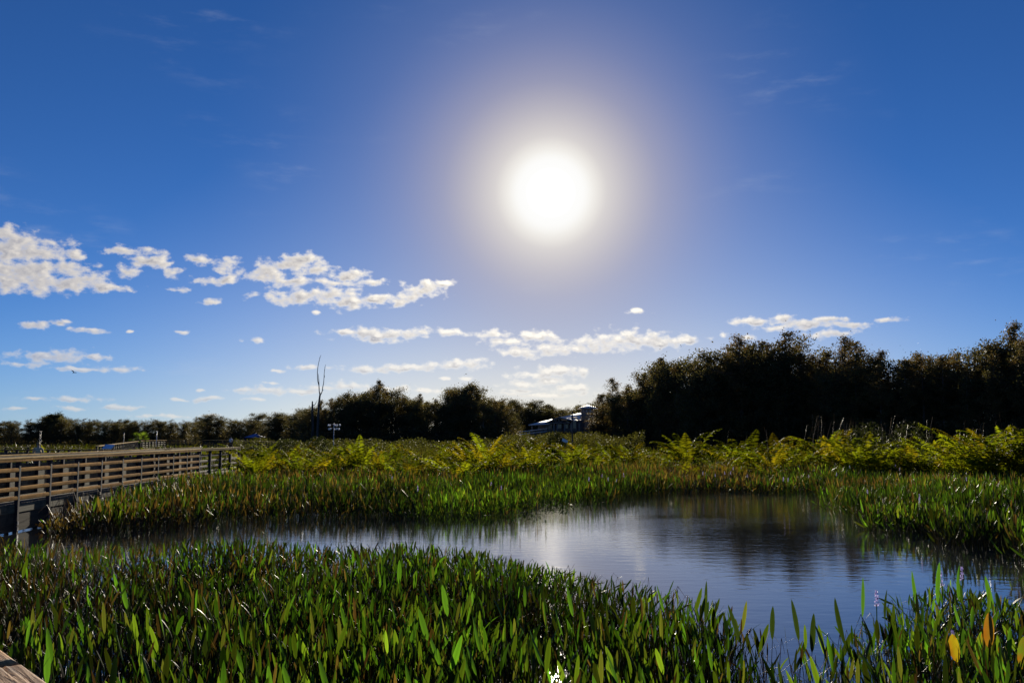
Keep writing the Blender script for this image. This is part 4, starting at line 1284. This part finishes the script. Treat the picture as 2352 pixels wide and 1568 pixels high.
tall = [(1618, 1325, .98, .42, .035, .02, 'slim dark blade standing highest where the bed meets open water'),
        (1700, 1380, .93, .36, .04, -.14, 'dark curved blade leaning left over the bare water'),
        (1772, 1385, .90, .30, .045, .03, 'short upright green blade between the two curved dark blades'),
        (1832, 1372, .95, .36, .045, -.05, 'dark blade with a bent tip over the bare water'),
        (1862, 1400, .9, .34, .05, .04, 'broad dark blade beside the bent-tipped one'),
        (1938, 1362, .98, .45, .05, -.12, 'long dark curved blade rising from the sparse lower right plants'),
        (1978, 1322, 1.02, .38, .035, .05, 'tall slim blade tip left of the flower stalk'),
        (2030, 1345, .95, .30, .045, .0, 'spear-shaped dark blade in front of the open water'),
        (2105, 1300, 1.02, .44, .04, -.10, 'tall leaning blade at the left of the lower right clump'),
        (2150, 1285, 1.05, .46, .06, .03, 'highest broad green blade of the lower right clump'),
        (2200, 1290, 1.02, .40, .05, -.06, 'green blade just right of the highest one'),
        (2280, 1310, 1.0, .44, .05, -.12, 'slim leaning blade near the right edge over the reflections')]
for (px, py, zt_, L_, W_, ln_, lab) in tall:
    big_leaf(px, py, zt_, L_, W_, ln_, (.012, .020, .005) if 'dark' in lab else (.035, .085, .010), random.uniform(-.25, .25), 'tall_blade', lab + '', random.uniform(-.5, .5), 'tall blades at the edge of the open water')
for (px, py, zt_, L_, W_, ln_, c, lab) in [
        (2196, 1446, .72, .24, .105, -.06, (.20, .165, .010), 'broad yellow leaf with orange edges near the lower right corner'),
        (2268, 1400, .86, .30, .10, .03, (.13, .065, .010), 'orange and olive leaf above the yellow one at the lower right'),
        (2300, 1478, .66, .26, .12, .05, (.09, .125, .010), 'wide lit yellow-green leaf right of the orange one'),
        (2345, 1455, .74, .26, .10, .05, (.06, .095, .010), 'olive green broad leaf cut by the right edge'),
        (2240, 1440, .72, .26, .075, .05, (.03, .12, .012), 'bright green pointed leaf beside the yellow orange leaf')]:
    big_leaf(px, py, zt_ + .12, L_ * .95, W_ * .85, ln_ * 1.6, c, random.uniform(-.35, .35), 'broad_leaf', lab, random.uniform(-.25, .25))

# ---- middle and right bank, thick with the same leaves
bag = Bag()
x = rng.uniform(-34, 38, 300000); y = 16 + 56 * rng.uniform(0, 1, 300000) ** 1.15
px, py = project(x, y, .5)
vis = (px > -120) & (px < 2480)
x, y = x[vis], y[vis]
sd_ = pond_sd(x, y) + (vnoise(x * .9, y * .9, 6) - .5) * 1.3
# keep clear of the boardwalk
rel = np.stack([x - A2.x, y - A2.y], 1); s_al = rel @ np.array([along.x, along.y]); s_lat = rel @ np.array([-along.y, along.x])
clear_bw = ~((s_lat > -.16) & (s_lat < 2.3) & (s_al < 13 * SP + 2.3)) & ~((y > 40.8) & (y < 44.5) & (x < -13.5)) & ~((s_lat > 0) & (y < 40) & (rng.uniform(0, 1, len(x)) < .6))
keep = (sd_ > -.7) & clear_bw & (rng.uniform(0, 1, len(x)) < np.where(sd_ < 4, 1.0, np.interp(y, [18, 30, 45, 72], [.8, .6, .34, .24])))
x, y, sd_ = x[keep], y[keep], sd_[keep]
# in front of the near bays the plants stay low and the skirt shows
px, py = project(x, y, .62)
low_ = (px < 430) & (py < np.interp(px, [-120, 0, 110, 180, 260, 340, 430], [1215, 1205, 1192, 1170, 1146, 1118, 1096]))
cut = low_ & ((px < 110) | (py < 1120))
x, y, sd_, low_ = x[~cut], y[~cut], sd_[~cut], low_[~cut]
n = len(x)
dry = vnoise(x * .22 + 3, y * .16, 8)
px, py = project(x, y, .5)
brown = np.interp(dry, [.4, .8], [.05, .45]) + .45 * np.exp(-((px - 1500) / 190) ** 2 - ((py - 1085) / 16) ** 2) + .45 * np.exp(-((px - 680) / 160) ** 2 - ((py - 1100) / 15) ** 2) + .5 * np.exp(-((px - 130) / 80) ** 2 - ((py - 1195) / 20) ** 2)
L = rng.uniform(.16, .38, n); W = L * rng.uniform(.10, .22, n)
ht = rng.uniform(.25, .84, n) ** .8 * np.interp(vnoise(x * .5, y * .5, 4), [0, 1], [.75, 1.15])
ht = np.where(low_, ht * .42, ht); L = np.where(low_, L * .6, L); brown = np.where(low_, .75, brown)
C = GREENS[rng.integers(0, 5, n)] * np.array([1.1, .95, 1.0]) * np.clip(np.exp(rng.normal(-1.5, .75, (n, 1))), .06, 1.0)
C *= np.interp(.6 * vnoise(x * .55, y * .4, 43) + .4 * vnoise(x * .2, y * .2, 44), [.22, .5, .78], [.25, .60, 1.3])[:, None]
isb = rng.uniform(0, 1, n) < brown
C[isb] = BROWNS[rng.integers(0, 3, isb.sum())] * rng.uniform(.15, .6, (isb.sum(), 1))
z0 = np.maximum(ground_z(x, y), -.05)
near_ = y < 27
for msk, hi in ((near_, True), (~near_, False)):
    if msk.sum():
        bag.add(*leaves(np.stack([x, y, z0], 1)[msk], np.maximum(.1, ht - L * .8)[msk], rng.normal(0, .10, (msk.sum(), 2)), L[msk], W[msk], rng.normal(0, 1.1, msk.sum()), rng.normal(0, .18, msk.sum()), C[msk], rng, hi))
tag(link('bank_reeds', bag.mesh('bank_reeds', M_reed, smooth=True)), 'wide bank of lance-leaved water plants beyond and right of the open water', 'water plants', kind='stuff')

bag = Bag()
sel = rng.uniform(0, 1, n) < (.10 + .5 * np.clip(brown - .2, 0, 1))
xs, ys, zs = x[sel], y[sel], z0[sel]; k = len(xs)
C = STRAWS[rng.integers(0, 3, k)] * rng.uniform(.15, .9, (k, 1)) ** 1.3
bag.add(*stalks(np.stack([xs + .1, ys + .1, zs], 1), rng.uniform(.2, .85, k), rng.normal(0, .17, (k, 2)), rng.uniform(.003, .008, k), C, rng, .3))
tag(link('bank_stalks', bag.mesh('bank_stalks', M_straw)), 'brown and pale dry stalks standing through the far bank', 'dry stalks', kind='stuff')

# ---- coarse marsh grass further back, all the way to the woods
bag = Bag()
k = 42000
px_ = rng.uniform(-160, 2500, k); Y_ = 50 + 130 * rng.uniform(0, 1, k) ** 1.6
xg = (px_ - 1176) / F * Y_
lane = ~((Y_ < 54) & (xg < -13)) & (Y_ < np.interp(px_, [-160, 700, 720, 1170, 1180, 1380, 1400, 2500], [180, 180, 168, 168, 166, 166, 150, 88]))
px_, Y_, xg = px_[lane], Y_[lane], xg[lane]; k = len(xg)
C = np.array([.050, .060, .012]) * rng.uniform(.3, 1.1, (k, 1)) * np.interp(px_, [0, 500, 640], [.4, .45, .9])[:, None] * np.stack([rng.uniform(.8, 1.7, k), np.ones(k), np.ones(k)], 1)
sc_g = np.interp(Y_, [50, 180], [1, 2.2])
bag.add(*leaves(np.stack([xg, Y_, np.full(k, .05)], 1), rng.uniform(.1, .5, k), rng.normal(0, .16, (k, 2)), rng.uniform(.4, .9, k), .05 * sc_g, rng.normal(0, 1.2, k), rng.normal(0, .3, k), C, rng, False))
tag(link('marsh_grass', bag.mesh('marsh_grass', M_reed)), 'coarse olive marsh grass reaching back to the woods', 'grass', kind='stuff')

# ---- lavender flower spikes
def flower_mesh(seed):
    r = np.random.default_rng(seed); bag = Bag()
    m_ = 60; t = r.uniform(0, 1, m_); a = r.uniform(0, 6.28, m_)
    rad = .014 * (1 - t * .6)
    P = np.stack([np.cos(a) * rad, np.sin(a) * rad, .62 + t * .13], 1)
    bag.add(*leaf_cards(P, .020, np.array([.42, .36, .66]) * r.uniform(.7, 1.25, (m_, 1)), r))
    return bag.mesh('blossom', M_flower)
FM = [flower_mesh(i) for i in range(3)]
stem_me = tube_mesh('stem', [(0, 0, 0), (.01, 0, .3), (0, 0, .64)], [.006, .005, .004], M_reed, 4)
a_ = stem_me.color_attributes.new('tint', 'FLOAT_COLOR', 'POINT')
a_.data.foreach_set('color', np.tile(np.array([.05, .09, .02, 1], dtype=np.float32), len(stem_me.vertices)))
FL = [(2442,1738),(3143,2022),(3160,2024),(3243,1953),(3085,1840),(3155,1850),(2455,1925),(2900,1868),(2930,1872),(2965,1873),(2695,1860),(2660,1858),(2635,1865),(3000,1900),(3780,1846),(3860,1855),(3672,1992),(3685,2000),(3860,1918),(3920,1842),(3480,2050),
      (2860,1900),(2812,1900),(2905,1925),(2918,1930),(2430,1930),(2350,1940),(2412,1895),(2003,1940),(1560,1920),(1670,1955),(1965,1930),(3405,1870),(3430,1860),(3600,1880),(3585,1866),(2505,1900),(2820,1890),(3350,1905),(3200,1870),(4010,1815),(4060,1800)]
for i, (sx, sy) in enumerate(FL):
    px_, py_ = sx * .5742, sy * .5742
    hgt = random.uniform(.72, .95)
    q = on_plane(px_, py_, hgt)
    for _ in range(30):
        if float(pond_sd(np.array(q.x), np.array(q.y))) > .1: break
        q.y += .5; q.x *= 1 + .5 / q.y
    if q.y > 66: continue
    o = empty('flower_spike', (q.x, q.y, max(0.0, float(ground_z(np.array(q.x), np.array(q.y))))), random.uniform(0, 6))
    o.scale = (1.25, 1.25, hgt / .75)
    o.rotation_euler = (random.gauss(0, .06), random.gauss(0, .06), random.uniform(0, 6))
    tag(o, 'pale lavender flower spike standing above the far bank leaves', 'flower', 'lavender flower spikes on the far bank')
    link('stem', stem_me, o); link('blossom', FM[i % 3], o)
for px_, py_, lab in [(2012, 1342, 'thin stalk with a small lilac flower, leaning left of the lower right clump'), (2187, 1432, 'violet flower spike low in the lower right clump'), (2160, 1300, 'brown seed spike with lilac tip above the lower right clump'), (2208, 1290, 'dark seed spike leaning right above the lower right clump')]:
    q = on_plane(px_, py_, .95 if py_ < 1400 else .8)
    o = empty('flower_spike', (q.x, q.y, 0), random.uniform(0, 6)); o.scale = (1.3, 1.3, 1.2 if py_ < 1400 else 1.0)
    tag(o, lab, 'flower'); link('stem', stem_me, o); link('blossom', FM[1], o)

# ---- leather ferns
def frond_template(seed):
    r = np.random.default_rng(seed)
    a0, a1 = R(r.uniform(8, 44)), R(r.uniform(70, 115))
    nseg = 30
    pts, dirs = [np.zeros(3)], []
    for i in range(nseg):
        a = a0 + (a1 - a0) * (i / nseg) ** 1.5
        d_ = np.array([math.sin(a), 0, math.cos(a)]); dirs.append(d_)
        pts.append(pts[-1] + d_ / nseg)
    dirs.append(dirs[-1]); pts = np.array(pts); dirs = np.array(dirs)
    V, Q = [], []
    for i in range(nseg):            # rachis ribbon, two crossed strips
        for off in (np.array([0, .006, 0]), np.cross(dirs[i], [0, 1, 0]) * .006):
            k = 1 - .8 * i / nseg
            b0 = len(V); V += [pts[i] - off * k, pts[i] + off * k, pts[i + 1] + off * k, pts[i + 1] - off * k]; Q.append((b0, b0 + 1, b0 + 2, b0 + 3))
    for i in range(4, nseg + 1):
        u = (i - 4) / (nseg - 4)
        ln = .125 * (math.sin(math.pi * min(1, .18 + u * .82)) ** .6 + .12) * r.uniform(.85, 1.1)
        nrm_ = np.cross(dirs[i], [0, 1, 0])
        for s in (-1, 1):
            out_ = np.array([0, s, 0]) * .84 + dirs[i] * .5 + nrm_ * r.uniform(-.25, .25) + np.array([0, 0, -.12])
            out_ /= np.linalg.norm(out_)
            wv = np.cross(out_, nrm_); wv /= np.linalg.norm(wv); wv = wv * .0145 + nrm_ * r.uniform(-.008, .008)
            p = pts[i] + dirs[i] * r.uniform(-.01, .01)
            b0 = len(V)
            V += [p - wv * .5, p + out_ * ln * .5 - wv + nrm_ * .004, p + out_ * ln + np.array([0, 0, -.02]), p + out_ * ln * .5 + wv]
            Q.append((b0, b0 + 1, b0 + 2, b0 + 3))
    return np.array(V), np.array(Q)
FT = [frond_template(50 + i) for i in range(8)]
FERNC = np.array([[.105, .110, .007], [.090, .100, .007], [.122, .112, .007], [.068, .080, .007], [.135, .100, .008]])
FROND = []
for i, (V, Q) in enumerate(FT):
    for j in range(2):
        c = FERNC[(i + j * 3) % 5] * random.uniform(.55, 1.1)
        if i == 7 and j and False: c = np.array([.12, .06, .010])
        FROND.append(np_mesh('frond', V, [Q], M_fern, np.repeat(c[None], len(V), 0)))

def fern(px, Y, h, label, n=15, spread=.30, group='ferns of the marsh in clumps'):
    x_ = (px - 1176) / F * Y
    o_ = empty('leather_fern', (x_, Y, .12), 0)
    tag(o_, label, 'fern', group)
    for k in range(n):
        s_ = h * random.uniform(.85, 1.3)
        a = random.uniform(0, 6.28)
        link('frond', random.choice(FROND), o_, (math.cos(a) * random.uniform(0, spread * h * .5), math.sin(a) * random.uniform(0, spread * h * .5), 0), (random.gauss(0, .10), random.gauss(-.06, .14), a), (s_, s_, s_))
    return o_
BIG = [(1768, 52, 2.35, 'large spreading yellow-green fern at the front of the right-hand fern row'), (1832, 54, 2.0, 'fern growing into the right side of the large front fern'), (1700, 55, 2.0, 'fern at the left side of the large front fern'),
       (1640, 60, 2.05, 'separate rounded fern before the dark wood, left of the large one'), (1402, 58, 1.5, 'low fern left of the reddish brown patch'), (1448, 60, 1.5, 'low fern just behind the reddish brown patch'),
       (1962, 50, 2.7, 'tall fern standing above its neighbours right of the middle'), (1900, 57, 2.8, 'tall fern at the back with fronds against the dark wood'), (2020, 50, 2.3, 'fern just right of the tall one'), (2095, 50, 2.2, 'yellowish fern between the two tallest clumps'),
       (2150, 48, 2.2, 'fern at the foot of the huge right-hand clump'), (2232, 45, 3.0, 'huge dark-hearted fern clump near the right edge'), (2292, 45, 3.0, 'huge fern joined to the right of the dark-hearted clump'), (2345, 46, 2.9, 'huge fern cut by the right edge'),
       (590, 46, 1.9, 'fern beside the end of the boardwalk'), (640, 51, 2.0, 'fern below the small blue shelter'), (700, 46, 1.7, 'fern left of the bird house pole'), (760, 49, 1.8, 'fern at the foot of the bird house pole'), (822, 53, 2.2, 'tall-fronded fern right of the bird house pole'),
       (880, 47, 1.7, 'fern in the middle of the left fern row'), (945, 45, 1.6, 'low bright fern at the front of the left fern row'), (1010, 51, 1.9, 'fern left of the tall pair in the middle'), (1060, 44, 1.7, 'bright fern at the front in the middle of the marsh'),
       (1092, 53, 2.3, 'left one of the tall ferns under the sun'), (1116, 57, 2.5, 'highest fern below the gap in the woods'), (1152, 50, 1.9, 'fern in front of the highest middle fern'), (1182, 57, 2.1, 'fern just left of the round dark bush'),
       (1222, 52, 1.8, 'fern before the round dark bush'), (1318, 56, 1.9, 'fern in front of the pale building'), (1360, 54, 1.6, 'fern right of the pale building, low')]
for px_, Y_, h_, lab in BIG:
    if lab: fern(px_, Y_, h_ * (1.0 if px_ > 1500 else 1.02), lab, n=26 if h_ > 2.5 else 20)

bag = Bag()
def fern_mass(n, px0, px1, y0, y1, h0, h1):
    for k in range(n):
        px_ = rng.uniform(px0, px1); Y_ = rng.uniform(y0, y1); x_ = (px_ - 1176) / F * Y_
        if x_ < -13.0 and Y_ < 52: continue
        h_ = rng.uniform(h0, h1)
        for j in range(int(rng.integers(7, 12))):
            V, Q = FT[rng.integers(0, 8)]
            a = rng.uniform(0, 6.28); s_ = h_ * rng.uniform(.8, 1.3)
            c_, sn = math.cos(a), math.sin(a)
            tl_ = rng.normal(-.05, .15); ct, st_ = math.cos(tl_), math.sin(tl_)
            W_ = V @ np.array([[ct, 0, -st_], [0, 1, 0], [st_, 0, ct]]).T
            W_ = W_ @ np.array([[c_, -sn, 0], [sn, c_, 0], [0, 0, 1]]).T * s_ + np.array([x_ + rng.normal(0, .25), Y_ + rng.normal(0, .25), .1])
            col_ = FERNC[rng.integers(0, 5)] * rng.uniform(.35, 1.0) * float(np.interp(vnoise(x_ * .35, Y_ * .25, 45), [.2, .8], [.4, 1.15]))
            bag.add(W_, Q, np.zeros((0, 3), int), np.repeat(col_[None], len(V), 0))
fern_mass(44, 545, 1060, 58, 84, 1.5, 2.1)
fern_mass(48, 1040, 1480, 58, 80, 1.8, 2.4)
fern_mass(12, 1380, 1560, 58, 70, 1.4, 1.9)
fern_mass(54, 1560, 2480, 58, 78, 2.1, 3.1)
fern_mass(30, 0, 560, 62, 120, 1.2, 2.0)
fern_mass(28, 560, 1300, 46, 58, 1.2, 1.7)
fern_mass(26, 1500, 2400, 46, 56, 1.1, 1.7)
tag(link('fern_field', bag.mesh('fern_field', M_fern)), 'field of yellow-green leather ferns stretching back to the woods', 'ferns', kind='stuff')

# ---- shrubs: round dark bush, low shrub, palm
def shrub(name, px, Y, zt_, w, n, c, size, label, cat='bush'):
    o_ = empty(name, ((px - 1176) / F * Y, Y, .1)); tag(o_, label, cat)
    P = rng.normal(0, 1, (n, 3)); P /= np.linalg.norm(P, axis=1)[:, None]; P *= (rng.uniform(0.2, 1, (n, 1)) ** .35) * (.9 + .25 * vnoise(P[:, 0] * 3, P[:, 2] * 3 + P[:, 1] * 2, 3)[:, None])
    P = P * np.array([w, w, zt_ / 2]) + np.array([0, 0, zt_ / 2])
    V, Q, T, C = leaf_cards(P, size, np.array(c) * rng.uniform(.5, 1.3, (n, 1)), rng)
    b_ = Bag(); b_.add(V, Q, T, C)
    link('crown', b_.mesh('crown', M_crown), o_)
    for k in range(4):
        link('stem', tube_mesh('stem', [(0, 0, 0), (random.uniform(-.3, .3) * w, random.uniform(-.3, .3) * w, zt_ * .3), (random.uniform(-.7, .7) * w, random.uniform(-.7, .7) * w, zt_ * .7)], [.03, .022, .01], M_bark, 5), o_)
shrub('round_bush', 1277, 84, at_depth(1277, 991, 84).z - .1, .95, 3500, (.030, .036, .012), .13, 'round dark bush in front of the pale building')
shrub('low_shrub', 660, 82, at_depth(660, 1006, 82).z - .1, 1.3, 3000, (.030, .038, .014), .13, 'low rounded dark shrub left of the bird house pole')
shrub('low_shrub', 733, 92, at_depth(733, 1001, 92).z - .1, 1.2, 2500, (.035, .045, .015), .14, 'loose shrub at the foot of the forked dead tree')
shrub('low_shrub', 1985, 60, 3.2, 1.5, 2500, (.034, .042, .014), .12, 'leafy shrub rising behind the tall ferns on the right')
shrub('low_shrub', 2085, 62, 3.3, 1.3, 2200, (.034, .042, .014), .12, 'second leafy shrub against the dark wood, near the huge clump')
YPm = 118
o = empty('palm', ((325 - 1176) / F * YPm, YPm, .1)); tag(o, 'short fan palm with glossy leaves beyond the boardwalk', 'palm')
link('trunk', tube_mesh('trunk', [(0, 0, 0), (0, 0, 1.3), (.05, 0, 1.9)], [.2, .17, .13], M_bark, 7), o)
b_ = Bag()
for k in range(26):
    a = random.uniform(0, 6.28); e_ = random.uniform(-.35, 1.1); ln = random.uniform(.9, 1.3)
    c0 = np.array([.05, 0, 1.9]); d_ = np.array([math.cos(a) * math.cos(e_), math.sin(a) * math.cos(e_), math.sin(e_)])
    hub = c0 + d_ * ln * .55; sd2 = np.cross(d_, [0, 0, 1.0]); sd2 /= np.linalg.norm(sd2) + 1e-6; up2 = np.cross(sd2, d_)
    for f_ in np.linspace(-1.2, 1.2, 9):
        tip = hub + (d_ * math.cos(f_) + sd2 * math.sin(f_)) * ln * .6 + np.array([0, 0, -.12]) ; w_ = up2 * .02 + sd2 * .035
        b_.add(np.array([hub, (hub + tip) / 2 - w_, tip, (hub + tip) / 2 + w_]), [(0, 1, 2, 3)], [], np.repeat(np.array([[.05, .07, .018]]), 4, 0))
    b_.add(np.array([c0 - sd2 * .015, c0 + sd2 * .015, hub + sd2 * .012, hub - sd2 * .012]), [(0, 1, 2, 3)], [], np.repeat(np.array([[.06, .07, .02]]), 4, 0))
link('crown', b_.mesh('crown', M_fern), o)

# ---- tall grass plumes against the dark wood
bag = Bag()
k = 110
px_ = np.concatenate([rng.uniform(1850, 2130, 75), rng.uniform(1560, 1850, 10), rng.uniform(2180, 2330, 25)]); Y_ = rng.uniform(52, 70, k)
P = np.stack([(px_ - 1176) / F * Y_, Y_, np.full(k, .1)], 1)
bag.add(*stalks(P, rng.uniform(2.2, 3.7, k), np.stack([rng.normal(.35, .3, k), rng.normal(0, .2, k)], 1), rng.uniform(.004, .009, k), STRAWS[rng.integers(0, 3, k)] * rng.uniform(.3, .9, (k, 1)), rng, .04))
tag(link('tall_grass', bag.mesh('tall_grass', M_straw)), 'thin tall grass stalks against the dark wood on the right', 'grass', kind='stuff')

sc.cycles.max_bounces = 8
sc.cycles.transparent_max_bounces = 4
sc.cycles.sample_clamp_indirect = 6.0
sc.cycles.use_denoising = True
